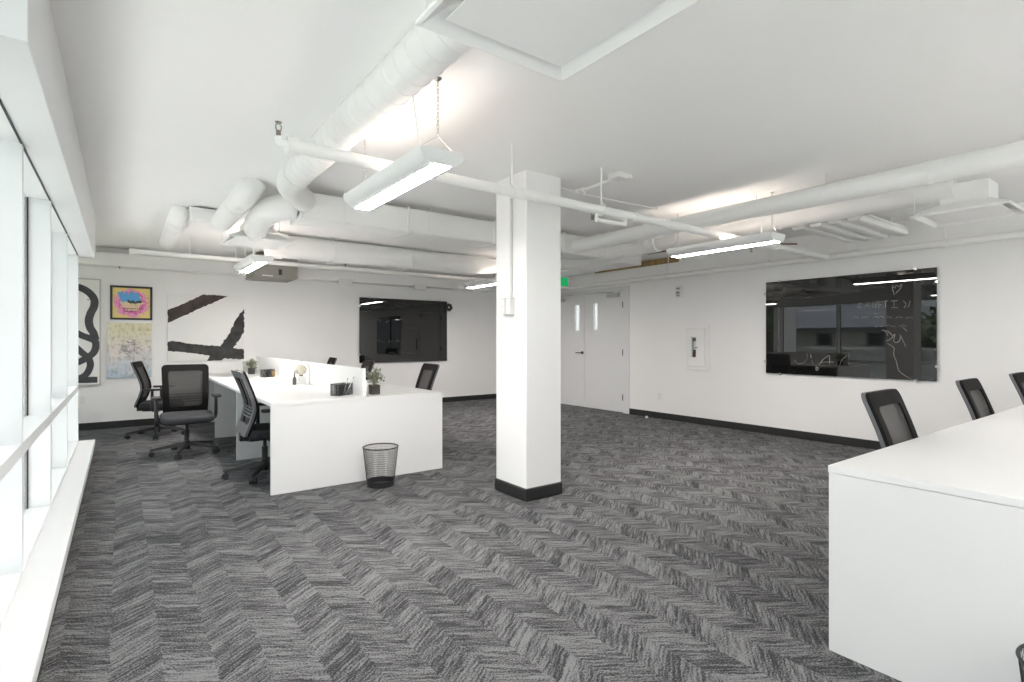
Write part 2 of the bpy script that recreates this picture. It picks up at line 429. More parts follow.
def closer(yh, d, par):
    c = MB().box(XR-.055,min(yh,yh+.26*d),2.02,XR+.004,max(yh,yh+.26*d),2.085)
    c.tube([(XR-.035,yh+.13*d,2.085),(XR-.035,yh+.13*d,2.105)], .014, 10)
    c.tube([(XR-.035,yh+.13*d,2.1),(XR-.19,yh+.36*d,2.11),(XR-.02,yh+.52*d,2.13)], .009, 8)
    struct('door_closer', c, M['steel'], par, bevel=.003)
closer(6.33, 1, lr); closer(8.0, -1, ll)
# bright corridor wall seen through the vision panes
struct('wall_corridor', MB().box(8.5,5.2,0,8.6,9.2,CZ), M['wall'])
struct('floor_corridor', MB().box(XR+.1,5.2,-.08,8.6,9.2,0), M['carpet'])
struct('ceiling_corridor', MB().box(XR+.12,5.2,CZ,8.6,9.2,CZ+.1), M['ceiling'])
cl = thing('corridor_light', 'bright ceiling panel light in the corridor behind the double door', 'light', (7.8,7.2,CZ))
obj('frame', MB().box(-.32,-.62,-.03,.32,.62,0), M['light'], cl); obj('diffuser', MB().box(-.29,-.59,-.034,.29,.59,-.029), M['corridor_lens'], cl)

# ---------------------------------------------------------------- office chairs
def prof(z):
    """y of the chair back at height z (the chair faces +y)"""
    P = [(.36,-.185),(.44,-.17),(.54,-.13),(.63,-.105),(.70,-.112),(.80,-.145),(.90,-.183),(.98,-.215)]
    if z <= P[0][0]: return P[0][1]
    for (a,ya),(b,yb) in zip(P, P[1:]):
        if z <= b:
            t = (z-a)/(b-a); return ya+(yb-ya)*t
    return P[-1][1]
def loop2(w0, w1, z0, z1, r, n=7, m=16):
    """rounded outline of the chair back in x, z: width w0 at z0, w1 at z1, with points along the sides"""
    pts = []
    def hw(z): return (w0+(w1-w0)*(z-z0)/(z1-z0))/2
    for i in range(n+1):
        t = PI/2*i/n; z = z1-r+r*math.sin(t); pts.append((hw(z)-r+r*math.cos(t), z))
    for i in range(n, -1, -1):
        t = PI/2*i/n; z = z1-r+r*math.sin(t); pts.append((-hw(z)+r-r*math.cos(t), z))
    for i in range(1, m):
        z = z1-r-(z1-z0-2*r)*i/m; pts.append((-hw(z), z))
    for i in range(n+1):
        t = PI/2*i/n; z = z0+r-r*math.sin(t); pts.append((-hw(z)+r-r*math.cos(t), z))
    for i in range(n, -1, -1):
        t = PI/2*i/n; z = z0+r-r*math.sin(t); pts.append((hw(z)-r+r*math.cos(t), z))
    for i in range(1, m):
        z = z0+r+(z1-z0-2*r)*i/m; pts.append((hw(z), z))
    return pts
def ring(outer, inner, y_off0, y_off1):
    mb = MB(); n = len(outer); vs = []
    for lp, yo in ((outer,y_off0),(inner,y_off0),(inner,y_off1),(outer,y_off1)):
        vs += [(x, prof(z)+yo, z) for x, z in lp]
    fs = []
    for k in range(4):
        l = (k+1) % 4
        for i in range(n):
            j = (i+1) % n; fs.append((k*n+i, k*n+j, l*n+j, l*n+i))
    return mb.add(vs, fs)
def make_chair(label):
    t = thing('office_chair', label, 'chair')
    for k in range(5):
        a = 2*PI*k/5 - PI/2; c, s = math.cos(a), math.sin(a)
        def pl(r, w, z): return (r*c - w*s, r*s + w*c, z)
        g = MB(); vs = []
        for r, w, z0, z1 in ((.02,.028,.085,.135),(.15,.022,.078,.115),(.315,.016,.064,.088),(.342,.012,.066,.082)):
            vs += [pl(r,-w,z0), pl(r,w,z0), pl(r,w*.7,z1), pl(r,-w*.7,z1)]
        fs = [(3,2,1,0)]
        for i in range(3):
            for q in range(4):
                l = (q+1) % 4; fs.append((i*4+q, i*4+l, i*4+4+l, i*4+4+q))
        fs.append((12,13,14,15)); g.add(vs, fs)
        obj('leg', g, M['black_plastic'], t, bevel=.004)
        q = MB()
        for w in (-.019, .019):
            p0 = pl(.325, w-.008, .028); p1 = pl(.325, w+.008, .028); q.tube([p0, p1], .028, 16)
        q.tube([pl(.325,0,.03), pl(.325,0,.075)], .008, 8)
        q.sphere(pl(.321,0,.036), (.024,.024,.024), 10, 6)
        obj('caster', q, M['black_plastic'], t, smooth=True)
    obj('gas_lift', MB().lathe([(.032,.05),(.034,.075),(.034,.145),(.026,.15),(.026,.27),(.016,.272),(.016,.37)], n=20), M['black_plastic'], t, smooth=True)
    obj('tilt_mechanism', MB().box(-.075,-.14,.335,.075,.12,.372).box(-.035,-.215,.34,.035,-.12,.40).tube([(.075,.04,.35),(.21,.05,.35)], .006, 8).box(.18,.03,.345,.23,.07,.356), M['black_plastic'], t, bevel=.006)
    # seat: rounded slab with a waterfall front edge
    sm = MB(); outl = rrect(.50,.47,.085,7); vs = []
    rows = ((.372,.90),(.385,.985),(.41,1.0),(.435,.985),(.449,.955),(.456,.88),(.458,.5))
    for z, k in rows:
        for x, y in outl:
            dz = -.028*max(0,(y-.09)/.145)**2 if y > .09 else 0
            sm.v.append((x*k, y*k+.06, z+dz*(1 if z > .4 else .5)))
    n = len(outl)
    for i in range(len(rows)-1):
        for k in range(n): sm.f.append((i*n+k, i*n+(k+1)%n, (i+1)*n+(k+1)%n, (i+1)*n+k))
    sm.f.append(tuple(reversed(range(n)))); sm.f.append(tuple((len(rows)-1)*n+k for k in range(n)))
    obj('seat', sm, M['seat'], t, smooth=True, angle=60)
    # back: grey rear frame, black front border, mesh panel, lumbar bar
    OUT = loop2(.43,.46,.40,.98,.045)
    INN = loop2(.33,.35,.50,.915,.03)
    obj('back_frame', ring(OUT, INN, -.034, -.010), M['frame_grey'], t, smooth=True, angle=50)
    OUT2 = loop2(.434,.464,.398,.982,.046)
    INN2 = loop2(.315,.335,.51,.91,.03)
    obj('back_border', ring(OUT2, INN2, -.012, .006), M['border'], t, smooth=True, angle=50)
    pm = MB(); rowsn = 26
    for i in range(rowsn+1):
        z = .495+(.918-.495)*i/rowsn; w = (.33+.02*i/rowsn)/2+.004
        for k in range(9):
            x = -w+2*w*k/8; pm.v.append((x, prof(z)-.002-.012*(1-(x/w)**2), z))
    for i in range(rowsn):
        for k in range(8): a = i*9+k; pm.f.append((a, a+1, a+10, a+9))
    obj('mesh_panel', pm, M['mesh'], t, smooth=True, angle=80)
    lb = MB()
    for q in range(4):
        z = .565+.028*q
        lb.tube([(-.165,prof(z)-.022,z),(-.08,prof(z)-.032,z),(.08,prof(z)-.032,z),(.165,prof(z)-.022,z)], .007, 8)
    obj('lumbar_support', lb, M['frame_grey'], t, smooth=True)
    st = MB().tube([(0,-.12,.355),(0,-.175,.362),(0,-.19,.42)], .03, 12)
    obj('back_bracket', st, M['black_plastic'], t, smooth=True)
    for sx in (-1, 1):
        a = MB().tube([(sx*.10,.0,.355),(sx*.24,.0,.36),(sx*.278,.0,.385),(sx*.285,.0,.43),(sx*.285,.0,.618)], [.016,.016,.017,.018,.016], 10)
        ar = obj('armrest', a, M['black_plastic'], t, smooth=True)
        pd = MB(); o2 = rrect(.085,.245,.03,5)
        pd.prism(o2, lambda x,y,d: (sx*.285+x, y+.03, .618+d), .026)
        obj('arm_pad', pd, M['black_plastic'], ar, bevel=.007)
    return t
G1 = 'office chairs on the window side of the long desk'
G2 = 'office chairs on the far side of the long desk'
G3 = 'office chairs behind the right-hand desk'
# a chair faces +y at rz = 0
ch = make_chair('black office chair with grey back frame tucked under the end of the long desk')
ch.location = (1.08,5.35,0); ch.rotation_euler = (0,0,-PI/2+.02); ch['group'] = G1
dup(ch, (.59,6.90,0), PI-.02, 'black mesh office chair turned to face the room, seat cushion in full view', G1, .33)
dup(ch, (.38,8.40,0), -PI/2-.22, 'black office chair in side view before the mottled pastel picture', G1, .45)
dup(ch, (2.72,5.62,0), PI/2-.12, 'chair with only its dark back above the long desk corner, nearest the column', G2)
dup(ch, (2.50,7.0,0), PI/2-.12, 'chair whose dark back overlaps the lower left corner of the far black board', G2)
dup(ch, (2.55,8.68,0), PI/2-.12, 'chair with the tip of its dark back above the divider screen, farthest of its row', G2)
dup(ch, (3.31,.90,0), PI+.03, 'black mesh chair at the corner end of the right-hand desk, back fully in view', G3)
dup(ch, (4.78,.87,0), PI+.03, 'black mesh chair behind the right-hand desk, second along from the corner', G3)
dup(ch, (6.08,.84,0), PI+.03, 'black mesh chair behind the right-hand desk, cut by the photo edge', G3)

for c_ in ch.children:
    if c_.name.split('.')[0] in ('leg', 'caster'): c_.rotation_euler = (0,0,-.19)

# ---------------------------------------------------------------- long desk by the windows
DX0, DX1, DY0, DY1 = .972, 2.546, 4.60, 9.36
dk = thing('bench_desk', 'long white six-seat bench desk with divider screen running to the back wall', 'desk', (DX0,DY0,0))
W, L3 = DX1-DX0, (DY1-DY0)/3
for i in range(3):
    for s in range(2):
        x0 = .0 + s*(W/2+.001); obj('tabletop', MB().box(x0,.0+i*L3+(.001 if i else 0),.718,x0+W/2-.001,(i+1)*L3,.747), M['laminate'], dk, bevel=.002)
for i in range(4):
    y0 = i*L3 - (.0 if i == 0 else .028 if i == 3 else .014); y0 = max(0, y0)
    obj('end_panel', MB().box(.002,y0+.002,.0,W-.002,y0+.028,.717), M['laminate'], dk, bevel=.002)
for i in range(3):
    obj('divider_screen', MB().box(W/2+.016,.10+i*L3,.7475,W/2+.044,.09+(i+1)*L3,1.0), M['screen'], dk, bevel=.003)
    obj('modesty_panel', MB().box(W/2-.012,.03+i*L3,.42,W/2+.012,(i+1)*L3-.02,.717), M['laminate'], dk)
# ---------------------------------------------------------------- right-hand desk
rd = thing('bench_desk', 'big white bench desk filling the lower right corner', 'desk', (2.302,-.62,0))
RW, RD = 4.62, 1.587
for i in range(3):
    for s in range(2):
        y0 = s*(RD/2+.001); x0 = i*RW/3
        obj('tabletop', MB().box(x0+(.001 if i else 0),y0,.719,x0+RW/3,y0+RD/2-.001,.748), M['laminate'], rd, bevel=.002)
for i in range(4):
    x0 = min(max(0, i*RW/3-.014), RW-.028)
    obj('end_panel', MB().box(x0+.002,.002,0,x0+.026,RD-.002,.718), M['laminate'], rd, bevel=.002)
for i in range(3): obj('modesty_panel', MB().box(i*RW/3+.03,RD/2-.012,.42,(i+1)*RW/3-.03,RD/2+.012,.718), M['laminate'], rd)

# ---------------------------------------------------------------- wire waste bins
def make_bin(label, loc):
    t = thing('waste_bin', label, 'bin', loc, 0, 'black wire mesh waste bins')
    R0, R1, H = .118, .148, .335
    w = MB(); n = 84
    for k in range(n):
        a = 2*PI*k/n; c, s = math.cos(a), math.sin(a)
        w.tube([(R0*c,R0*s,.05),(R1*c,R1*s,H-.004)], .0009, 4, caps=False)
    for i in range(15):
        z = .06+(H-.07)*i/14; r = R0+(R1-R0)*(z-.05)/(H-.05)
        w.tube([(r*math.cos(2*PI*k/40), r*math.sin(2*PI*k/40), z) for k in range(40)], .0008, 4, closed=True)
    obj('wire_wall', w, M['wire'], t)
    obj('rim', MB().tube([(R1*math.cos(2*PI*k/48), R1*math.sin(2*PI*k/48), H) for k in range(48)], .0052, 8, closed=True), M['wire'], t, smooth=True)
    obj('base', MB().lathe([(R0-.006,0),(R0,.003),(R0+.001,.05),(R0-.003,.05),(R0-.006,.008),(.001,.008)], n=40, cap1=True), M['wire'], t, smooth=True)
    return t
bn = make_bin('black wire mesh waste bin standing before the end of the long desk', (1.81,4.37,0))
dup(bn, (2.145,.225,0), .3, 'wire waste bin against the right-hand desk side, only its rim showing')

# ---------------------------------------------------------------- things on the long desk
DT = .7472
def leaves(mb, n, c, rad, size, rnd, flat=.0):
    for _ in range(n):
        while True:
            p = Vector((rnd.uniform(-1,1), rnd.uniform(-1,1), rnd.uniform(-1,1)))
            if p.length <= 1: break
        p = Vector((c[0]+p.x*rad[0], c[1]+p.y*rad[1], c[2]+p.z*rad[2]))
        u = Vector((rnd.gauss(0,1), rnd.gauss(0,1), rnd.gauss(0,1))).normalized()
        v = u.orthogonal().normalized(); w = u.cross(v); s = size*rnd.uniform(.6,1.3)
        mb.add([p-v*s, p+w*s*.45+u*s*.12, p+v*s, p-w*s*.45+u*s*.12], [(0,1,2),(0,2,3)])
def plant(label, loc, h, rad, seed):
    rnd = random.Random(seed)
    t = thing('potted_plant', label, 'plant', loc)
    obj('pot', MB().box(-.042,-.042,0,.042,.042,.088), M['dark_pot'], t, bevel=.004)
    obj('soil', MB().box(-.037,-.037,.08,.037,.037,.0905), M['soil'], t)
    st = MB(); lf = MB(); bl = MB()
    for k in range(26):
        a = rnd.uniform(0,2*PI); r = rad*rnd.uniform(.15,1); z = .09+h*rnd.uniform(.45,1)
        tip = (r*math.cos(a), r*math.sin(a), z-(r/rad)**2*.05)
        st.tube([(rnd.uniform(-.02,.02),rnd.uniform(-.02,.02),.085),(tip[0]*.4,tip[1]*.4,.09+(tip[2]-.09)*.65),tip], [.0018,.0014,.0008], 4, caps=False)
        leaves(lf, 22, (tip[0]*.85,tip[1]*.85,tip[2]-.02), (.032,.032,.035), .011, rnd)
        leaves(bl, 12, tip, (.022,.022,.02), .007, rnd)
    obj('stems', st, M['leaf'], t); obj('foliage', lf, M['leaf'], t); obj('blossoms', bl, M['leaf_pale'], t)
    return t
plant('bushy pale-flowered plant in dark square pot by the near end of the divider', (1.925,4.80,DT), .16, .10, 3)
plant('small grey-green plant in dark pot far along the long desk beside a picture frame', (1.60,8.86,DT), .15, .085, 5)
def organizer(label, loc, rz, w, d, hh, card):
    t = thing('desk_organizer', label, 'organizer', loc, rz)
    b = MB().box(-w/2,-d/2,0,w/2,d/2,.004)
    obj('base', b, M['wire'], t)
    n = MB()
    def panel(p0, p1, h0, h1):
        k = max(4, int((Vector(p1)-Vector(p0)).length/.007))
        for i in range(k+1):
            f = i/k; x = p0[0]+(p1[0]-p0[0])*f; y = p0[1]+(p1[1]-p0[1])*f; h = h0+(h1-h0)*f
            n.tube([(x,y,.002),(x,y,h)], .0013, 4, caps=False)
        for j in range(13):
            f = j/12; n.tube([(p0[0],p0[1],.003+(h0-.003)*f),(p1[0],p1[1],.003+(h1-.003)*f)], .0012, 4, caps=False)
    a, c = w/2, d/2
    panel((-a,-c),(a,-c),hh*.92,hh); panel((a,-c),(a,c),hh,hh); panel((a,c),(-a,c),hh,hh); panel((-a,c),(-a,-c),hh,hh*.92)
    panel((-a*.3,-c),(-a*.3,c),hh*.95,hh); panel((a*.35,-c),(a*.35,c),hh,hh)
    obj('mesh_wall', n, M['wire'], t)
    r = MB().tube([(-a,-c,hh*.92),(a,-c,hh),(a,c,hh),(-a,c,hh)], .0028, 6, closed=True)
    obj('rim', r, M['wire'], t)
    obj('divider_plate', MB().box(-a*.3+.004,-.002,.004,a*.35-.004,.002,hh*.75), M['black_plastic'], t)
    return t
OR = (1.655,4.92,DT)
organizer('black mesh desk organizer holding pens near the end of the long desk', OR, .55, .185, .105, .105, None)
def pen(label, base, tip, m, r=.0045):
    t = thing('pen', label, 'pen', base, 0, 'pens in the black mesh organizer')
    d = Vector(tip)-Vector(base)
    obj('barrel', MB().tube([(0,0,0), d*.86], r, 10), m, t, smooth=True)
    obj('cap', MB().tube([d*.86, d*.97, d], [r*1.1,r*1.05,r*.5], 10), M['pen_grey'], t, smooth=True)
pen('light pen leaning right in the mesh organizer, the longer one', (1.69,4.905,DT+.006), (1.76,4.875,DT+.172), M['pen_white'])
pen('pale pen standing left of the longer pen in the organizer', (1.675,4.925,DT+.006), (1.711,4.905,DT+.158), M['pen_white'])
og = organizer('black mesh box with a brown and yellow card, far along the long desk', (1.64,7.95,DT), .55, .165, .09, .105, None)
cd = thing('card_pack', 'brown and yellow patterned card pack inside the far black mesh box', 'card', (1.69,7.965,DT+.006), .55)
obj('pack', MB().box(-.022,-.05,0,.022,-.046,.097).box(-.022,-.05,0,.022,-.02,.09), M['brown_card'], cd, bevel=.002)
pf = thing('picture_frame', 'white framed grey picture standing behind the far small plant', 'picture', (1.60,9.02,DT), .35)
obj('frame', MB().box(-.13,-.012,0,.13,.008,.016).box(-.13,-.012,.19,.13,.008,.206).box(-.13,-.012,.016,-.114,.008,.19).box(.114,-.012,.016,.13,.008,.19), M['plastic_white'], pf, bevel=.002)
obj('print', MB().box(-.114,-.002,.016,.114,.004,.19), M['paper'], pf); obj('easel_back', MB().add([(-.02,.006,.15),(.02,.006,.15),(.03,.08,0),(-.03,.08,0),(-.02,.010,.15),(.02,.010,.15),(.03,.084,0),(-.03,.084,0)],[(0,1,2,3),(7,6,5,4),(0,4,5,1),(1,5,6,2),(2,6,7,3),(3,7,4,0)]), M['plastic_white'], pf)
# white planter with a cream dome of dried flowers, bottle and cloche beside it
pt = thing('flower_planter', 'white square planter with a cream dome of dried flowers midway along the divider', 'planter', (1.69,6.43,DT))
obj('planter', MB().box(-.048,-.048,0,.048,.048,.095), M['plastic_white'], pt, bevel=.006)
fl = MB(); rnd = random.Random(11)
fl.sphere((0,0,.165), (.06,.06,.058), 20, 12); leaves(fl, 420, (0,0,.167), (.071,.071,.066), .011, rnd)
obj('flower_dome', fl, M['cream'], pt)
obj('stems', MB().tube([(0,0,.09),(0,0,.14)], .022, 10).tube([(.01,0,.22),(.004,.004,.27)], .003, 6), M['leaf'], pt, smooth=True)
bt = thing('bottle', 'slim dark bottle standing left of the white flower planter', 'bottle', (1.60,6.37,DT))
obj('bottle_body', MB().lathe([(.020,0),(.023,.004),(.023,.06),(.02,.075),(.009,.095),(.009,.12)], n=18), M['bottle'], bt, smooth=True)
obj('stopper', MB().lathe([(.011,.12),(.011,.155),(.008,.16)], n=14), M['label_grey'], bt, smooth=True)
rk = thing('display_stand', 'pale arched stand beside the white flower planter', 'stand', (1.715,6.29,DT))
obj('arch', MB().tube([(.03,.0,0),(.03,0,.14)]+[(.0+.03*math.cos(a),0,.14+.10*math.sin(a)) for a in [PI*i/10 for i in range(1,6)]], .006, 8), M['steel'], rk, smooth=True)
obj('foot', MB().box(-.01,-.04,0,.06,.04,.006), M['steel'], rk)

# ---------------------------------------------------------------- pictures on the back wall
Yw = YB
def stroke(mb, pts, w, fn, rnd, jag=.0):
    P = []
    for (a,b),(c,d) in zip(pts, pts[1:]):
        k = max(2, int(math.hypot(c-a,d-b)/.02))
        P += [(a+(c-a)*i/k, b+(d-b)*i/k) for i in range(k)]
    P.append(pts[-1])
    mb.ribbon(P, w, fn)
def smoothpath(P, n=10):
    out = []
    for i in range(len(P)-1):
        p0 = P[max(i-1,0)]; p1 = P[i]; p2 = P[i+1]; p3 = P[min(i+2,len(P)-1)]
        for k in range(n):
            t = k/n
            out.append(tuple(.5*((2*p1[j])+(-p0[j]+p2[j])*t+(2*p0[j]-5*p1[j]+4*p2[j]-p3[j])*t*t+(-p0[j]+3*p1[j]-3*p2[j]+p3[j])*t**3) for j in (0,1)))
    out.append(P[-1]); return out
def ragged(poly, rnd, amp, step=.025):
    out = []
    for i in range(len(poly)):
        a = poly[i]; b = poly[(i+1)%len(poly)]; k = max(1, int(math.hypot(b[0]-a[0], b[1]-a[1])/step))
        for j in range(k):
            t = j/k; q = amp if j else 0
            out.append((a[0]+(b[0]-a[0])*t+rnd.uniform(-q,q), a[1]+(b[1]-a[1])*t+rnd.uniform(-q,q)))
    return out
# tall canvas with a looping charcoal line
t = thing('wall_art', 'tall white canvas with a looping thick charcoal line, beside the windows', 'picture', (-.60,Yw,1.376), 0, 'pictures on the back wall')
hw, hh = .355, .733
obj('canvas', MB().box(-hw,-.04,-hh,hw,-.002,hh), M['canvas'], t)
obj('frame', MB().box(-hw-.016,-.045,-hh-.016,-hw,-.002,hh+.016).box(hw,-.045,-hh-.016,hw+.016,-.002,hh+.016).box(-hw,-.045,hh,hw,-.002,hh+.016).box(-hw,-.045,-hh-.016,hw,-.002,-hh), mat('canvas_edge_grey', (.5,.49,.47), .5), t)
fn = lambda a,b: (a,-.0415,b)
def at_back(u, v, y=Yw):
    d = Vector((.5937,.8047,0)) + Vector((.8047,-.5937,0))*(u-512)/530 + Vector((0,0,1))*(341-v)/530
    return d*(y/d.y) + Vector((0,0,1.25))
def sn(pts): return smoothpath([(at_back(u,v).x+.60, at_back(u,v).z-1.376) for u,v in pts])
g = MB()
g.ribbon(sn([(74,287),(79,287.5),(85,290),(91,294.5),(94.5,300.5),(94,307),(91,313),(89,320),(90,327),(93.5,333),(95.5,340)]), .092, fn)
g.ribbon(sn([(74,331.5),(82,335.5),(90,338.5),(95,341),(96,346),(94,352),(88.5,357),(82,360.5),(74,364)]), .085, lambda a,b: (a,-.0417,b))
g.ribbon(sn([(74,345),(82,352.5),(88,357.5),(90.5,364),(88.5,371),(84,376),(76,379)]), .08, lambda a,b: (a,-.0419,b))
g.ribbon(sn([(74,380),(97.5,379.5)]), .085, lambda a,b: (a,-.0421,b))
for (a,b,l) in ((.2,.53,.03),(.24,.5,.02),(.22,.46,.02),(.26,.55,.015)): g.ribbon([(a,b),(a+l,b-.012)], .010, fn)
obj('painted_line', g, M['ink_grey'], t)
# framed pop-art print
def at_back(u, v, y=Yw):
    d = Vector((.5937,.8047,0)) + Vector((.8047,-.5937,0))*(u-512)/530 + Vector((0,0,1))*(341-v)/530
    return d*(y/d.y) + Vector((0,0,1.25))
a = at_back(110,285.2); b = at_back(152.3,320.3)
w, hgt = b.x-a.x, a.z-b.z
t = thing('wall_art', 'black-framed bright print of pink, yellow and blue hung above the mottled picture', 'picture', ((a.x+b.x)/2,Yw,(a.z+b.z)/2), 0, 'pictures on the back wall')
w /= 2; hgt /= 2
obj('frame', MB().box(-w,-.03,-hgt,-w+.028,0,hgt).box(w-.028,-.03,-hgt,w,0,hgt).box(-w+.028,-.03,hgt-.028,w-.028,0,hgt).box(-w+.028,-.03,-hgt,w-.028,0,-hgt+.028), M['frame_black'], t, bevel=.003)
obj('print', MB().box(-w+.028,-.014,-hgt+.028,w-.028,-.004,hgt-.028), M['pop_art'], t)
g = MB(); rnd = random.Random(4)
for row, zz in enumerate((-.085,-.125)):
    for i in range(9-row*3):
        x0 = -.09+i*.025+row*.0; g.ribbon([(x0,zz+rnd.uniform(-.008,.008)),(x0+.009,zz+.014),(x0+.017,zz-.008)], .008, lambda p,q: (p,-.0155,q))
obj('lettering', g, M['frame_black'], t)
# mottled pastel print
a = at_back(107.2,322.6); b = at_back(151.4,376.7)
w, hgt = (b.x-a.x)/2, (a.z-b.z)/2
t = thing('wall_art', 'mottled pastel picture with a faint grey scribble, below the black-framed bright print', 'picture', ((a.x+b.x)/2,Yw,(a.z+b.z)/2), 0, 'pictures on the back wall')
obj('canvas', MB().box(-w,-.032,-hgt,w,0,hgt), M['pastel'], t, bevel=.002)
g = MB(); rnd = random.Random(9)
for i in range(70):
    an = rnd.uniform(0,2*PI); rr = rnd.uniform(.05,.125); p = (rr*math.cos(an)*.85+.01, rr*math.sin(an)*1.1+.03)
    g.ribbon([p,(p[0]+rnd.uniform(-.03,.03),p[1]+rnd.uniform(-.03,.03)),(p[0]+rnd.uniform(-.05,.05),p[1]+rnd.uniform(-.04,.04))], .006, lambda p,q: (p,-.0335,q))
obj('scribble', g, mat('grey_scribble', (.30,.29,.29), .7, var=.3), t)
# large canvas of black brush strokes
TL, TR, BL, BR = at_back(167.3,293.3), at_back(243.6,298.3), at_back(167.3,361.6), at_back(243.6,361.8)
cx, cz = (TL.x+TR.x)/2, (TL.z+BL.z)/2; w, hgt = (TR.x-TL.x)/2, (TL.z-BL.z)/2
t = thing('wall_art', 'large white canvas crossed by broad black brush strokes, above the facing chair', 'picture', (cx,Yw,cz), 0, 'pictures on the back wall')
obj('canvas', MB().box(-w,-.038,-hgt,w,0,hgt), M['canvas'], t, bevel=.003)
rnd = random.Random(2)
def U(px, py): return (-w+2*w*(px-60)/(670-60), hgt-2*hgt*(py-78)/(615-78))
# outlines read on a 722 x 682 enlargement of the canvas, the perspective drop taken out
def Q(px, py): return U(px, py-(px-60)/610*28*(1-(py-78)/537))
g = MB(); g.prism(ragged([Q(62,208),Q(150,175),Q(330,90),Q(535,100),Q(420,150),Q(62,312)], rnd, .006), lambda p,q,d: (p,-.0405+d,q), .002)
obj('brush_stroke', g, M['ink_brown'], t)
g = MB(); g.prism(ragged([Q(62,460),Q(110,455),Q(300,485),Q(480,500),Q(668,530),Q(668,608),Q(500,598),Q(480,614),Q(362,614),Q(385,575),Q(270,555),Q(62,532)], rnd, .008), lambda p,q,d: (p,-.0405+d,q), .002)
obj('brush_stroke', g, M['ink'], t)
g = MB(); g.prism(ragged([Q(470,502),Q(545,400),Q(590,300),Q(669,205),Q(669,395),Q(575,520)], rnd, .010, .02), lambda p,q,d: (p,-.0412+d,q), .002)
obj('brush_stroke', g, M['ink'], t)

# ---------------------------------------------------------------- black glass boards
rnd = random.Random(21)
def handwriting(mb, x0, x1, z, hgt, fn, w, rnd, dens=1):
    x = x0; P = []
    while x < x1:
        if rnd.random() < .14 and len(P) > 3:
            mb.ribbon(P, w, fn); P = []; x += hgt*.9
        P.append((x, z+rnd.uniform(-.5,.5)*hgt)); x += hgt*rnd.uniform(.22,.5)/dens
    if len(P) > 1: mb.ribbon(P, w, fn)
# board on the right wall, its face looks along -x; a runs along -y (left to right in the photo)
bl = thing('glass_board', 'big black glass marker board reflecting the windows, on the right wall', 'board', (XR,2.775,1.428), 0, 'black glass marker boards')
obj('glass_panel', MB().box(-.036,-.925,-.605,-.028,.925,.605), M['glass_black'], bl)
def pins(t, wd, ht, place):
    for sx in (-1, 1):
        for sz in (-1, 1):
            for (px, pz) in ((wd*sx, (ht-.16)*sz), ((wd-.19)*sx, ht*sz)):
                obj('standoff_pin', MB().tube([place(px,pz,0), place(px,pz,.052)], .013, 12).tube([place(px,pz,.04), place(px,pz,.055)], .016, 14), M['chrome'], t, smooth=True)
pins(bl, .93, .61, lambda a,b,d: (-d,-a,b))
f1 = lambda a,b: (-.0372,-a,b)
g = MB(); WW = .0055
def wb(u, v):
    d = Vector((.5937,.8047,0)) + Vector((.8047,-.5937,0))*(u-512)/530 + Vector((0,0,1))*(341-v)/530
    p = d*(XR/d.x); return (2.775-p.y, p.z+1.25-1.428)
def wl(pts, w=WW, n=6): g.ribbon(smoothpath([wb(*p) for p in pts], n), w, f1)
wl([(895.5,295),(893.5,288),(894,286),(896,288.5),(897.5,285.5),(900,287),(903,284.5),(902,288),(898.5,292),(897,293.5)])
obj('heart_drawing', g, M['marker'], bl); g = MB()
for st in ([(864,303.5),(861,303.5),(859,307.5),(863,307.2)], [(866,308),(869,302.5),(872,308)], [(867.5,305.8),(871,305.8)], [(874,302),(873.6,307),(876.5,307.6),(878,302)],
           [(880,308),(880,302),(884,301.6)], [(880,304.8),(883,304.6)], [(884.5,301.6),(889,301)], [(886.7,301.3),(886.8,307.6)], [(892,301.2),(898.6,300.8)], [(895.2,301),(895.3,307.6)], [(892.2,307.9),(898.8,307.6)],
           [(904.5,301),(907,303.5),(907,306),(905,308)], [(909.5,307.5),(911.5,301)]):
    g.ribbon([wb(*p) for p in st], WW, f1)
obj('lettering', g, M['marker'], bl); g = MB()
hr = random.Random(8)
def hand(u0, u1, v, h, w=.0040):
    x = u0; P = []
    while x < u1:
        if hr.random() < .15 and len(P) > 3: g.ribbon([wb(*p) for p in P], w, f1); P = []; x += 2.2
        P.append((x, v+hr.uniform(-h,h))); x += hr.uniform(.5,1.3)
    if len(P) > 1: g.ribbon([wb(*p) for p in P], w, f1)
hand(855, 914, 317.5, 1.2); hand(876, 908, 325.8, 1.2)
obj('handwriting', g, M['marker'], bl); g = MB()
wl([(883,330),(886,331),(888.5,334),(888.6,336)]); wl([(885,330.2),(890,332),(894,336),(893,338),(896,334),(895,341),(898,342.5),(901,340),(902,336)], .007)
wl([(901,334.5),(904,340),(907,346.5)]); wl([(887,341),(891,339.5),(893.5,337)]); wl([(904,327.5),(908,331)])
wl([(888.5,343.5),(893,346),(895.5,348.5),(895,355),(897.5,361),(899,368),(901,371.5),(907,376),(914,379.5)], .0065)
obj('scribble', g, M['marker'], bl); g = MB()
wl([(796,360),(799,363.5),(802,363.6),(806,362),(808.5,358),(808.3,353)]); wl([(812,354.5),(812.6,358)], .008)
wl([(813,360),(814,363.2),(815,364)]); wl([(817.5,366),(817.6,370),(819.5,369),(818.6,367.2),(817.6,368.6)], .012)
wl([(820,365),(824,360),(830,355.6),(831,359),(830.6,364)]); wl([(822,362.6),(828,361.8),(835,362)])
wl([(841,366),(843,360),(848,356)], .004)
obj('marker_writing', g, M['marker'], bl)
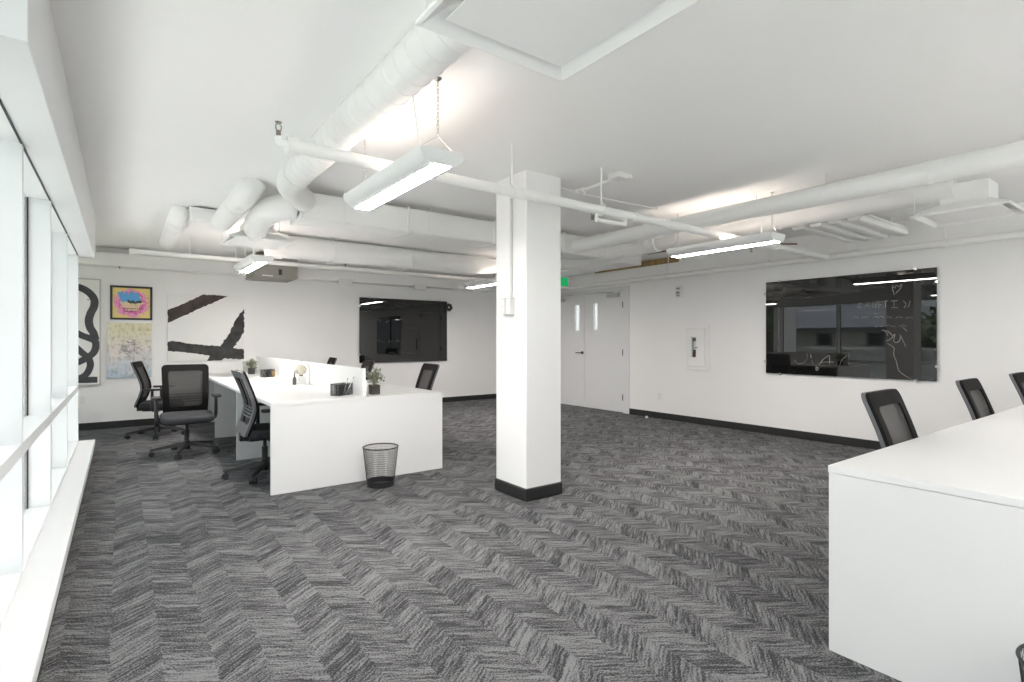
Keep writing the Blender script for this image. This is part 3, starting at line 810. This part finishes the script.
# board on the back wall, faces -y
bk = thing('glass_board', 'black glass marker board with faint writing, on the far back wall', 'board', (4.44,YB,1.45), 0, 'black glass marker boards')
obj('glass_panel', MB().box(-.915,-.036,-.605,.915,-.028,.605), M['glass_black'], bk)
pins(bk, .92, .61, lambda a,b,d: (a,-d,b))
f2 = lambda a,b: (a,-.0372,b); g = MB(); hr = random.Random(17)
for (xa,xb,z,hh) in ((-.35,.5,.50,.09),(-.82,-.5,.43,.08),(-.35,.05,.44,.06),(.3,.6,.36,.03),(-.65,-.5,.2,.08),(-.42,-.35,.17,.05),(-.15,.05,.2,.07),(.0,.35,.05,.05),(-.6,0,-.2,.05),(-.35,.2,-.43,.05)):
    handwriting(g, xa, xb, z, hh, f2, .0055, hr)
obj('marker_writing', g, M['marker_faint'], bk)
cp = thing('wall_bag', 'small black loop hanging at the upper right corner of the far board', 'strap', (5.37,YB,1.93))
g = MB().tube([(.0,-.06,.06),(.05,-.06,.05),(.07,-.06,-.01),(.03,-.06,-.05),(-.03,-.06,-.02),(-.03,-.06,.04)], .03, 10, closed=True)
obj('loop', g, M['black_plastic'], cp, smooth=True); obj('hook', MB().tube([(0,0,.07),(0,-.07,.07)], .01, 8), M['dark_steel'], cp)
obj('tail', MB().tube([(-.02,-.06,-.04),(-.05,-.06,-.10),(-.04,-.06,-.14)], .012, 8), M['black_plastic'], cp, smooth=True)

# ---------------------------------------------------------------- small wall fittings
t = thing('fire_extinguisher_cabinet', 'recessed white fire extinguisher cabinet with narrow window on the right wall', 'cabinet', (XR,4.765,1.15))
o1 = MB()
for (a,b,c,d) in ((-.20,-.34,.20,-.285),(-.20,.285,.20,.34),(-.20,-.285,-.135,.285),(.165,-.285,.20,.285)): o1.box(-.018,a,b,0,c,d)
obj('trim_frame', o1, M['wall'], t, bevel=.004)
dr = MB()
for (a,b,c,d) in ((-.13,-.28,.16,-.145),(-.13,.165,.16,.28),(-.13,-.145,.02,.165),(.095,-.145,.16,.165)): dr.box(-.026,a,b,-.006,c,d)
dd = obj('cabinet_door', dr, M['wall'], t, bevel=.003)
obj('window', MB().box(-.016,.02,-.145,-.012,.095,.165), M['glass'], dd)
obj('pull', MB().tube([(-.026,.0,.0),(-.045,.0,.0),(-.045,.02,.0)], .007, 8), M['dark_steel'], dd, smooth=True)
ex = thing('fire_extinguisher', 'extinguisher with dark cylinder behind the narrow cabinet window', 'extinguisher', (XR-.003,4.823,1.0))
obj('cylinder', MB().lathe([(.02,.0),(.034,.004),(.034,.085),(.024,.11),(.012,.12)], n=18), M['red'], ex, smooth=True).scale = (.12,1,1)
obj('valve', MB().box(-.004,-.03,.245,.003,.034,.30), M['dark_steel'], ex, bevel=.002)
obj('hose', MB().box(-.004,.018,.10,.002,.034,.25), M['label_grey'], ex)
t = thing('alarm_strobe', 'small square white alarm strobe high on the wall by the double door', 'alarm', (XR,5.093,2.02))
obj('case', MB().box(-.04,-.055,-.09,0,.055,.09), M['plastic_white'], t, bevel=.008); obj('strobe', MB().box(-.058,-.03,-.045,-.04,.03,.0), M['label_grey'], t, bevel=.006)
obj('sounder', MB().box(-.044,-.03,-.075,-.04,.03,-.055).box(-.044,-.03,.03,-.04,.03,.06), M['label_grey'], t)
def outlet(label, loc, fn):
    t = thing('wall_outlet', label, 'outlet', loc)
    obj('plate', MB().prism(rrect(.07,.115,.006,3), lambda a,b,d: fn(a,b,d), .006), M['plastic_white'], t)
    s = MB()
    for z in (-.025,.025):
        for x in (-.008,.008): s.prism(rrect(.003,.012,.001,2,x,z), lambda a,b,d: fn(a,b,.0055+d), .001)
    obj('sockets', s, M['label_grey'], t)
outlet('white outlet plate low on the wall between the door and the extinguisher cabinet', (XR,5.474,.354), lambda a,b,d: (-d,a,b))
outlet('white outlet plate low on the back wall beside the windows', (-.44,YB,.42), lambda a,b,d: (a,-d,b))
t = thing('door_stop', 'tiny white door stop on the carpet by the double door', 'door stop', (6.86,5.62,0))
obj('dome', MB().lathe([(.022,0),(.024,.01),(.022,.025),(.012,.036)], n=16), M['plastic_white'], t, smooth=True); obj('screw', MB().lathe([(.005,.035),(.004,.038)], n=8), M['steel'], t)
t = thing('exit_sign', 'green lit exit sign near the double door, half hidden by the column', 'sign', (6.405,7.2,2.32))
obj('housing', MB().box(-.18,-.03,-.10,.18,.03,.10), M['plastic_white'], t, bevel=.006); obj('lit_panel', MB().box(-.155,-.034,-.078,.155,-.029,.078), M['green'], t)
obj('mount', MB().box(-.05,-.02,.09,.05,.02,CZ-2.32), M['plastic_white'], t)
# conduit and outlet boxes on the column
t = thing('electrical_conduit', 'thin white conduit running down the column to two outlet boxes', 'conduit', (2.535,3.43,0))
obj('conduit', MB().tube([(-.013,0,1.60),(-.013,0,CZ)], .011, 10), M['box_shade_grey'], t, smooth=True)
for yy in (.0, .075):
    bx = obj('outlet_box', MB().box(-.045,yy-.033,1.46,0,yy+.033,1.60), M['box_shade_grey'], t, bevel=.004)
    obj('cover', MB().box(-.049,yy-.024,1.475,-.044,yy+.024,1.525).box(-.049,yy-.024,1.535,-.044,yy+.024,1.585), M['trim'], bx)

# ---------------------------------------------------------------- suspended ceiling lights
def make_light(label):
    t = thing('ceiling_light', label, 'light', (0,0,0), 0, 'suspended linear ceiling lights')
    Ln = 1.11; o = MB(); sec = []
    n = 8
    for i in range(n+1):
        f = i/n; sec.append((.046+.080*math.sin(f*PI/2)**1.0, .075*(1-math.cos(f*PI/2))))
    outer = [(-x,z) for x,z in reversed(sec)] + sec
    inner = [(x*.96, z+.006 if 0 < i < len(outer)-1 else z) for i,(x,z) in enumerate(outer)]
    vs = [(x,0,z) for x,z in outer]+[(x,Ln,z) for x,z in outer]+[(x,0,z) for x,z in inner]+[(x,Ln,z) for x,z in inner]
    m = len(outer); fs = []
    for i in range(m-1):
        if abs(outer[i][0]+outer[i+1][0]) < 1e-6: continue      # the lens gap
        fs.append((i,i+1,m+i+1,m+i)); fs.append((2*m+i,3*m+i,3*m+i+1,2*m+i+1))
    o.add(vs, fs)
    obj('housing', o, M['light'], t, smooth=True, angle=60)
    for y in (0, Ln-.004):
        e = MB().prism(outer, lambda a,b,d: (a, y+d, b), .004)
        obj('end_cap', e, M['light'], t)
    obj('lens', MB().box(-.046,.012,-.003,.046,Ln-.012,.004), M['lens'], t)
    obj('added_lens_shield', MB().box(-.056,.004,.0055,.056,Ln-.004,.009), M['light'], t)  # opaque plate added to stop the lens lighting the ceiling
    for sx in (-1, 1):      # two tube lamps lying in the open trough, throwing light up and sideways
        obj('uplight_tube', MB().tube([(sx*.045,.03,.066),(sx*.045,Ln-.03,.066)], .013, 12), M['uplight'], t, smooth=True)
    TOP = CZ-2.13
    for y in (.055, Ln-.055):
        hg = MB().tube([(-.12,y,.073),(0,y,.16),(.12,y,.073)], .0028, 6)
        hk = obj('hanger', hg, M['steel'], t)
        c = MB(); k = 0; z = .155
        while z < TOP-.004:
            ln = .026; pts = []
            for q in range(12):
                a = 2*PI*q/12; u = .0065*math.cos(a); v = (ln/2)*math.sin(a)
                pts.append((u if k%2 == 0 else 0, y+(0 if k%2 == 0 else u), min(z+ln/2+v, TOP-.001)))
            c.tube(pts, .0016, 5, closed=True); z += ln-.006; k += 1
        obj('chain', c, M['steel'], t, smooth=True)
    cord = MB().tube(smoothpath3([(-.10,.15,TOP-.002),(-.095,.14,.36),(-.09,.11,.22),(-.06,.12,.07)]), .004, 8)
    obj('power_cord', cord, M['plastic_white'], t, smooth=True)
    obj('ceiling_hook', MB().lathe([(.012,TOP-.012),(.02,TOP-.004),(.02,TOP)], c=(0,.055,0), n=14), M['steel'], t)
    return t
def smoothpath3(P, n=6):
    out = []
    for i in range(len(P)-1):
        p0, p1, p2, p3 = P[max(i-1,0)], P[i], P[i+1], P[min(i+2,len(P)-1)]
        for k in range(n):
            t = k/n
            out.append(tuple(.5*((2*p1[j])+(-p0[j]+p2[j])*t+(2*p0[j]-5*p1[j]+4*p2[j]-p3[j])*t*t+(-p0[j]+3*p1[j]-3*p2[j]+p3[j])*t**3) for j in range(3)))
    out.append(P[-1]); return out
lt = make_light('nearest suspended linear light, hung on a chain left of the column'); lt.location = (1.295,2.335,2.13)
dup(lt, (4.70,2.385,2.135), 0, 'suspended linear light right of the column, above the right-hand ducts')
dup(lt, (1.285,6.48,2.14), 0, 'small far suspended linear light hanging by the grey-brown ceiling unit')
dup(lt, (1.295,-1.75,2.13), 0, 'added unseen linear light continuing the window-side row, behind the viewer')  # unseen fixture added behind the viewer to brighten the room
dup(lt, (4.70,-1.70,2.135), 0, 'added unseen linear light continuing the right-hand row, behind the viewer')  # second unseen fixture, added for the same extra brightness
dup(lt, (4.72,6.5,2.14), 0, 'far suspended linear light partly hidden behind the column')

# ---------------------------------------------------------------- ducts, diffusers
def spiral(mb, p0, p1, r, n=28, pitch=.11, slant=.35):
    """round duct with raised helical seams, axis along y"""
    x, y0, z = p0; y1 = p1[1]
    k = int(abs(y1-y0)/pitch); ys = [y0]
    for i in range(k):
        a = y0+(y1-y0)*(i+.5)/k; ys += [a-.004, a-.002, a+.002, a+.004]
    ys.append(y1); vs = []; fs = []
    for i, y in enumerate(ys):
        bump = .0028 if i and i < len(ys)-1 and (i-1)%4 in (1,2) else 0
        for q in range(n):
            t = 2*PI*q/n
            yy = y + (slant*r*math.sin(t+.6) if 0 < i < len(ys)-1 else 0)*.35
            vs.append((x+(r+bump)*math.cos(t), yy, z+(r+bump)*math.sin(t)))
    for i in range(len(ys)-1):
        for q in range(n):
            l = (q+1)%n; fs.append((i*n+q, i*n+l, (i+1)*n+l, (i+1)*n+q))
    mb.add(vs, fs); mb.add([vs[q] for q in range(n)], [tuple(range(n))]); mb.add([vs[-n+q] for q in range(n)], [tuple(range(n))])
    return mb
def diffuser(label, loc, neck=.12):
    t = thing('air_diffuser', label, 'diffuser', loc, 0, 'square ceiling diffusers')
    def sq(a, z): return [(-a,-a,z),(a,-a,z),(a,a,z),(-a,a,z)]
    f = MB(); lev = [(.305,.012),(.305,0),(.295,-.004),(.235,.045),(.15,.075)]
    for a, z in lev: f.v += sq(a, z)
    for i in range(len(lev)-1):
        for q in range(4): l = (q+1)%4; f.f.append((i*4+q, i*4+l, i*4+4+l, i*4+4+q))
    f2 = [(.305,.012),(.16,.09)]; n0 = len(f.v)
    for a, z in f2: f.v += sq(a, z)
    for q in range(4): l = (q+1)%4; f.f.append((n0+q, n0+l, n0+4+l, n0+4+q))
    f.f.append(tuple(range(n0-4, n0))); f.f.append(tuple(range(n0+4, n0+8)))
    obj('frame', f, M['duct'], t)
    pl = MB().box(-.235,-.235,.006,.235,.235,.012)
    obj('plaque', pl, M['duct'], t, bevel=.004)
    if neck: obj('plenum_box', MB().box(-.14,-.15,.085,.14,.15,.085+neck), M['duct'], t, bevel=.004)
    for sx in (-1, 1): obj('hanger_wire', MB().tube([(sx*.28,.28,.012),(sx*.28,.28,CZ-loc[2])], .003, 5), M['pipe'], t)
    return t
diffuser('large square ceiling diffuser at the top middle of the photo, nearest one', (1.04,1.20,2.232), .18)
diffuser('square ceiling diffuser hanging above the right-hand desk', (5.45,1.24,2.25), .16)
diffuser('far square ceiling diffuser hanging over the window-side chairs', (1.14,6.02,2.265), .10)
# near spiral branch
t = thing('air_duct', 'white spiral duct running from the nearest diffuser toward the cross duct', 'duct')
obj('spiral_tube', spiral(MB(), (1.03,1.38,2.463), (1.03,4.0,2.463), .098), M['duct'], t, smooth=True, angle=50)
obj('collar', MB().tube([(1.03,3.98,2.463),(1.03,4.06,2.463)], .104, 28), M['duct'], t, smooth=True)
obj('elbow', MB().tube(smoothpath3([(1.03,4.05,2.463),(1.05,4.3,2.462),(1.13,4.50,2.455),(1.25,4.66,2.44)]), .098, 28), M['duct'], t, smooth=True)
# main rectangular cross duct with its elbow at the window end
t = thing('air_duct', 'wide white boxed duct crossing behind the column toward the windows', 'duct')
obj('trunk', MB().box(1.22,4.67,2.29,4.80,4.99,2.53), M['duct'], t, bevel=.03, seg=3)
for x in (1.22, 2.2, 3.2, 4.2): obj('flange', MB().box(x,4.662,2.282,x+.03,4.998,2.538), M['duct'], t, bevel=.01)
pth = smoothpath3([(1.26,4.84,2.41),(1.17,4.86,2.41),(1.09,4.94,2.405),(1.055,5.08,2.40),(1.05,5.35,2.385),(1.06,5.62,2.37),(1.09,5.84,2.36)])
obj('elbow', MB().tube(pth, .112, 28), M['duct'], t, smooth=True)
el = MB(); P2 = smoothpath3([(4.78,4.83,2.42),(4.95,4.83,2.42),(5.16,4.76,2.43),(5.30,4.58,2.45),(5.345,4.36,2.465),(5.35,4.2,2.471)], 14)
rs = [.112+(.006 if i%3 == 0 else 0) for i in range(len(P2))]
obj('ribbed_elbow', el.tube(P2, rs, 28), M['duct'], t, smooth=True, angle=60)
for x in (1.6, 2.45, 3.6): obj('hanger_rod', MB().tube([(x,4.664,2.28),(x,4.664,CZ)], .004, 6), M['pipe'], t)
# small round stubs and plenum near the window end
t = thing('air_duct', 'short round duct stub nearest the window-side diffuser, running to the back', 'duct')
obj('tube', MB().tube(smoothpath3([(.90,4.84,CZ),(.87,4.85,2.53),(.835,4.93,2.47),(.82,5.10,2.455),(.82,6.04,2.455)]), .095, 28), M['duct'], t, smooth=True); obj('seam_ring', MB().tube([(.82,5.16,2.455),(.82,5.19,2.455)], .099, 28), M['duct'], t, smooth=True)
t = thing('air_duct', 'thin round duct stub farthest toward the windows, above the back pipe', 'duct')
obj('tube', MB().tube(smoothpath3([(.48,6.22,CZ),(.47,6.23,2.53),(.455,6.3,2.475),(.45,6.45,2.455),(.45,7.7,2.455)]), .082, 24), M['duct'], t, smooth=True); obj('seam_ring', MB().tube([(.45,6.55,2.455),(.45,6.58,2.455)], .086, 24), M['duct'], t, smooth=True)
t = thing('plenum_box', 'flat white plenum box between the two small duct stubs', 'duct')
obj('box', MB().box(.55,6.04,2.42,.90,6.5,2.56), M['duct'], t, bevel=.006); obj('flange', MB().box(.54,6.03,2.545,.91,6.51,2.565), M['duct'], t)
# big round duct behind
t = thing('air_duct', 'thick round white duct running across behind the boxed duct', 'duct')
obj('tube', MB().tube([(1.62,7.0,2.425),(4.35,7.0,2.425)], .143, 36), M['duct'], t, smooth=True)
obj('end_box', MB().box(1.44,6.84,2.29,1.64,7.16,2.56), M['duct'], t, bevel=.006)
obj('taper', MB().tube([(4.34,7.0,2.425),(4.6,6.98,2.44),(4.85,6.9,2.45),(5.05,6.72,2.455),(5.1,6.4,2.46),(5.1,5.9,2.46)], [.143,.125,.11,.105,.10,.10], 28), M['duct'], t, smooth=True)
for x in (2.2, 3.3): obj('hanger_strap', MB().box(x,6.85,2.275,x+.03,7.15,2.285).tube([(x+.015,6.855,2.28),(x+.015,6.855,CZ)], .005, 6).tube([(x+.015,7.145,2.28),(x+.015,7.145,CZ)], .005, 6), M['pipe'], t)
# right-hand runs
t = thing('air_duct', 'slim round duct sweeping to the top right corner, lower of two', 'duct')
obj('tube', MB().tube([(4.40,-2.4,2.388),(4.40,4.67,2.388)], .077, 28), M['duct'], t, smooth=True)
for y in (.0, 1.2, 3.6): obj('coupling', MB().tube([(4.40,y,2.388),(4.40,y+.04,2.388)], .0805, 28), M['duct'], t, smooth=True)
for y in (.02, 1.9): obj('hanger_wire', MB().tube([(4.46,y,2.43),(4.53,y+.02,2.50),(4.50,y,CZ)], .004, 6), M['pipe'], t)
t = thing('air_duct', 'round duct feeding the right-hand diffuser, behind the suspended light', 'duct')
obj('tube', MB().tube([(5.35,1.30,2.471),(5.35,4.22,2.471)], .093, 28), M['duct'], t, smooth=True)
for y in (1.46, 2.7, 3.9): obj('coupling', MB().tube([(5.35,y,2.471),(5.35,y+.03,2.471)], .097, 28), M['duct'], t, smooth=True)
# extra flexible duct and small tube by the door
t = thing('air_duct', 'wrinkled flexible duct seen just right of the column near the door', 'duct')
P3 = smoothpath3([(4.55,5.9,2.40),(4.8,6.0,2.40),(5.1,6.05,2.41),(5.45,6.0,2.44),(5.75,5.85,2.46)], 14)
obj('flexible_tube', MB().tube(P3, [.10+(.006 if i%2 else -.002) for i in range(len(P3))], 24), M['duct'], t, smooth=True, angle=60)
obj('collar', MB().tube([(4.50,5.885,2.40),(4.58,5.91,2.40)], .108, 24), M['duct'], t, smooth=True)
t = thing('air_duct', 'long low rectangular duct along the ceiling in front of the double door', 'duct')
obj('trunk', MB().box(5.9,5.3,2.40,6.35,8.6,2.57), M['duct'], t, bevel=.006); obj('flange', MB().box(5.89,6.2,2.39,6.36,6.24,2.575).box(5.89,7.4,2.39,6.36,7.44,2.575), M['duct'], t)
# ribbed baffle panel above the board
t = thing('ribbed_panel', 'ribbed white ceiling panel above the big black board', 'panel', (6.17,2.36,2.42))
for k in range(4):
    y = -.255+.17*k
    obj('rib', MB().prism(rrect(.115,.07,.028,4), lambda a,b,d: (-.62+d, y+a, b), 1.24), M['duct'], t, smooth=True, angle=50)
obj('backing', MB().box(-.62,-.31,.03,.62,.31,.045), M['duct'], t)
obj('hanger_rod', MB().tube([(.5,-.2,.03),(.5,-.2,CZ-2.42)], .004, 6).tube([(-.5,.2,.03),(-.5,.2,CZ-2.42)], .004, 6), M['pipe'], t)
# grey-brown ceiling unit
t = thing('fan_coil_unit', 'grey-brown boxed unit hanging from the ceiling before the back wall', 'ceiling unit', (1.885,8.86,2.212))
obj('casing', MB().box(-.305,-.33,0,.305,.33,.325), M['unit'], t, bevel=.004)
obj('bottom_lip', MB().box(-.31,-.335,-.006,.31,.335,.03), M['unit'], t, bevel=.003)
obj('label_plate', MB().box(-.20,-.338,.006,-.05,-.335,.022), M['plastic_white'], t)
obj('connector', MB().box(.03,-.352,.035,.075,-.33,.12), M['unit_dark'], t, bevel=.004)
for sx in (-1,1):
    for sy in (-1,1): obj('hanger_rod', MB().tube([(sx*.29,sy*.30,.3),(sx*.29,sy*.30,CZ-2.212)], .005, 6), M['pipe'], t)

# ---------------------------------------------------------------- sprinkler pipes
def sprinkler(par, p, up):
    x, y, z = p; s = 1 if up else -1
    o = MB().tube([(x,y,z),(x,y,z+s*.035)], .012, 10).tube([(x-.011,y,z+s*.035),(x-.014,y,z+s*.06),(x,y,z+s*.075)], .003, 6).tube([(x+.011,y,z+s*.035),(x+.014,y,z+s*.06),(x,y,z+s*.075)], .003, 6)
    o.tube([(x,y,z+s*.076),(x,y,z+s*.079)], .017, 14)
    obj('sprinkler_head', o, M['sprinkler'], par, smooth=True)
PZ, PY = 2.257, 2.88
t = thing('sprinkler_pipe', 'thick white sprinkler pipe crossing the ceiling in front of the column', 'pipe')
obj('main_pipe', MB().tube([(.70,PY,PZ),(6.81,PY,PZ)], .0345, 20), M['pipe'], t, smooth=True)
for x, ln, r in ((.685,.06,.045), (3.34,.03,.042), (5.6,.03,.042)): obj('coupling', MB().tube([(x,PY,PZ),(x+ln,PY,PZ)], r, 20), M['pipe'], t, smooth=True)
obj('elbow', MB().tube(smoothpath3([(.70,PY,PZ),(.665,PY,PZ+.002),(.65,PY,PZ+.012),(.646,PY,PZ+.035)]), .02, 14), M['pipe'], t, smooth=True)
sprinkler(t, (.646,PY,PZ+.03), True)
for x in (2.125, 2.98):
    rd_ = MB().tube([(x,PY,PZ+.055),(x,PY,CZ)], .006, 8)
    rd_.tube([(x,PY+.045*math.cos(a),PZ+.004+.045*math.sin(a)) for a in [2*PI*i/16 for i in range(16)]], .004, 6, closed=True)
    obj('hanger', rd_, M['pipe'], t, smooth=True)
obj('branch', MB().tube([(3.25,PY,PZ-.03),(3.25,PY,PZ-.075),(3.05,PY,PZ-.08),(2.93,PY,PZ-.08)], .017, 12).tube([(2.93,PY,PZ-.08),(2.93,PY,PZ-.03)], .012, 10), M['pipe'], t, smooth=True)
sprinkler(t, (2.93,PY+.045,PZ-.07), True)
t = thing('sprinkler_pipe', 'white pipe running high along the right wall above the door and board', 'pipe')
obj('main_pipe', MB().tube([(6.86,-3.0,2.262),(6.86,8.5,2.262)], .037, 20), M['pipe'], t, smooth=True)
for y in (-.6,1.6,2.55,3.05,4.4,5.9,7.4): obj('coupling', MB().tube([(6.86,y,2.262),(6.86,y+.05,2.262)], .046, 20), M['pipe'], t, smooth=True)
for y in (.6,1.75,3.6,5.2,6.8):
    obj('hanger', MB().tube([(6.86,y,2.30),(6.86,y,CZ)], .006, 8).tube([(6.86+.045*math.cos(a),y,2.262+.045*math.sin(a)) for a in [2*PI*i/16 for i in range(16)]], .004, 6, closed=True), M['pipe'], t, smooth=True)
q = MB().tube([(6.86,3.0,2.29),(6.70,3.05,2.36),(6.3,3.25,2.40),(6.1,3.3,2.40)], .015, 10).tube([(6.1,3.22,2.40),(6.1,3.42,2.40)], .022, 10)
obj('branch', q, M['pipe'], t, smooth=True)
obj('branch', MB().tube([(6.1,3.3,2.40),(6.45,3.05,2.40)], .009, 8), M['timber_dark'], t, smooth=True)
sprinkler(t, (6.1,3.42,2.40), False)
t = thing('sprinkler_pipe', 'thin white pipe running along before the back wall, above the pictures', 'pipe')
obj('main_pipe', MB().tube([(.10,8.0,2.352),(6.4,8.0,2.352)], .030, 16), M['pipe'], t, smooth=True)
for x, r in ((.08,.042), (2.72,.038), (4.3,.038)): obj('coupling', MB().tube([(x,8.0,2.352),(x+.07,8.0,2.352)], r, 16), M['pipe'], t, smooth=True)
for x in (.72, 1.25, 3.0, 4.7): obj('hanger', MB().tube([(x,8.0,2.38),(x,8.0,CZ)], .007, 8), M['pipe'], t, smooth=True)
sprinkler(t, (2.75,8.0,2.385), True)
# ceiling junction box with its conduit
t = thing('junction_box', 'white ceiling junction box with a short conduit, right of the column', 'electrical box', (3.19,2.90,CZ))
obj('box', MB().box(-.06,-.055,-.045,.06,.055,0), M['plastic_white'], t, bevel=.006); obj('cover', MB().box(.065,-.05,-.03,.115,.05,0), M['plastic_white'], t, bevel=.006)
obj('conduit', MB().tube([(-.01,.05,-.035),(0,.44,-.045)], .012, 10), M['pipe'], t, smooth=True)
obj('connector', MB().tube([(0,.38,-.045),(0,.50,-.045)], .026, 12).box(-.045,.42,-.07,.05,.48,-.03), M['pipe'], t, bevel=.003)
obj('cable', MB().tube(smoothpath3([(-.6,.40,-.05),(0,.45,-.05),(.5,.46,-.045),(1.10,.48,-.02)]), .006, 8), M['pipe'], t, smooth=True)
# small white boxes under the bulkhead
for (x, wd, lab) in ((3.17,.24,'white box under the back bulkhead, left of the far black board'), (4.62,.24,'white box under the back bulkhead, above the far black board')):
    t = thing('wall_box', lab, 'electrical box', (x,9.255,2.275))
    obj('case', MB().box(-wd/2,-.05,-.05,wd/2,.0,.06), M['plastic_white'], t, bevel=.008); obj('lid', MB().box(-wd/2+.02,-.056,-.035,wd/2-.02,-.049,.045), M['plastic_white'], t, bevel=.003)
t = thing('camera_hook', 'tiny dark hook under the bulkhead near the window end', 'hook', (-.02,9.27,2.30))
obj('hook', MB().tube([(0,0,0),(0,0,-.02),(.01,0,-.03)], .007, 8), M['dark_steel'], t, smooth=True); obj('plate', MB().tube([(0,0,-.004),(0,0,0)], .014, 10), M['steel'], t)

# ---------------------------------------------------------------- outdoors (seen in the black glass, rear terrace added)
struct('ground_outside', MB().box(-70,-40,-3.6,XL-.12,60,-3.5).box(-70,-70,-3.6,70,-40,-3.5), M['grass'])
struct('balcony_and_added_terrace', MB().box(-2.1,-8,-.25,-.5,7.28,-.05).box(-.5,-8,-.25,9,YF-.12,-.05), M['concrete'])  # second slab: unseen rear terrace added to bounce sunlight onto the ceiling
struct('balcony_parapet', MB().box(-2.1,-8,-.05,-2.0,7.28,1.02), M['parapet'])
struct('trim_8', MB().box(-2.14,-8,1.02,-1.96,7.28,1.08), M['frame'])
hs = thing('house', 'grey stucco house with dark roof across the street, mirrored in the right board', 'house', (-14,9.0,-3.5))
obj('wall', MB().box(-9,-.2,0,0,6.6,5.45), M['house'], hs)
rf = MB(); rf.add([(.3,-.8,5.4),(.3,7.2,5.4),(-9.6,7.2,5.4),(-9.6,-.8,5.4),(-3.2,2.6,7.9),(-3.2,4.2,7.9),(-6,2.6,7.9),(-6,4.2,7.9),(.3,-.8,5.25),(.3,7.2,5.25),(-9.6,7.2,5.2),(-9.6,-.8,5.2)],
    [(0,1,5,4),(1,2,7,5),(2,3,6,7),(3,0,4,6),(4,5,7,6),(8,9,1,0),(9,10,2,1),(10,11,3,2),(11,8,0,3),(11,10,9,8)])
obj('roof', rf, M['roof'], hs)
for y in (.7, 2.9, 5.0):
    wn = obj('window', MB().box(-.02,y-.22,4.55,.04,y+.22,5.1), M['house_dark'], hs)
    obj('shutter', MB().box(.0,y-.36,4.5,.05,y-.23,5.15).box(0,y+.23,4.5,.05,y+.36,5.15), M['roof'], wn)
def tree(label, loc, h, r, seed):
    rnd = random.Random(seed); t = thing('tree', label, 'tree', loc, 0, 'trees across the street')
    obj('trunk', MB().tube([(0,0,0),(.1,.05,h*.5),(0,0,h*.8)], [.22,.16,.06], 10), M['bark'], t, smooth=True)
    c = MB()
    for i in range(9):
        a = rnd.uniform(0,2*PI); q = rnd.uniform(.2,.6)*r; cc = (q*math.cos(a), q*math.sin(a), h*rnd.uniform(.5,.85))
        c.sphere(cc, r*rnd.uniform(.3,.42), 10, 6); leaves(c, 260, cc, (r*.52,r*.52,r*.5), .16, rnd)
    obj('crown', c, M['tree_leaf'], t)
tree('leafy tree reflected at the right end of the board', (-13,6.3,-3.5), 6.4, 2.0, 1)
tree('dark tree reflected in the left window of the board', (-10.2,14.0,-3.5), 8.2, 2.6, 2)
tree('round tree beside the leafy tree, mostly outside the board reflection', (-13,.9,-3.5), 7.6, 2.4, 3)

# ---------------------------------------------------------------- light
w = bpy.data.worlds.new('overcast_sky'); S.world = w; w.use_nodes = True
bg = w.node_tree.nodes['Background']; bg.inputs[0].default_value = (.90,.95,1.0,1); bg.inputs[1].default_value = .48
bounce_sun = bpy.data.lights.new('bounce_sun', 'SUN'); so = bpy.data.objects.new('bounce_sun', bounce_sun); COL.objects.link(so)  # overhead sunlight added so the outdoor slabs bounce light up to the ceiling
bounce_sun.energy = 4.0; bounce_sun.angle = .009; bounce_sun.color = (1,.985,.975)
so.rotation_euler = Vector((-.05,.02,-1)).to_track_quat('-Z','Y').to_euler()

# ---------------------------------------------------------------- camera
cam = bpy.data.cameras.new('camera'); co = bpy.data.objects.new('camera', cam); COL.objects.link(co)
cam.sensor_width = 36; cam.lens = 530/1024*36; cam.clip_start = .02; cam.clip_end = 200
co.location = (0,0,1.25); co.rotation_euler = (PI/2,0,-math.atan2(391,530))
S.camera = co
S.view_settings.view_transform = 'Standard'; S.view_settings.look = 'None'
S.view_settings.exposure = 2.0; S.view_settings.gamma = 1; S.view_settings.use_curve_mapping = False
c = S.cycles
c.max_bounces = 14; c.diffuse_bounces = 8; c.glossy_bounces = 6; c.transparent_max_bounces = 24; c.transmission_bounces = 8
c.use_denoising = True; c.sample_clamp_indirect = 0
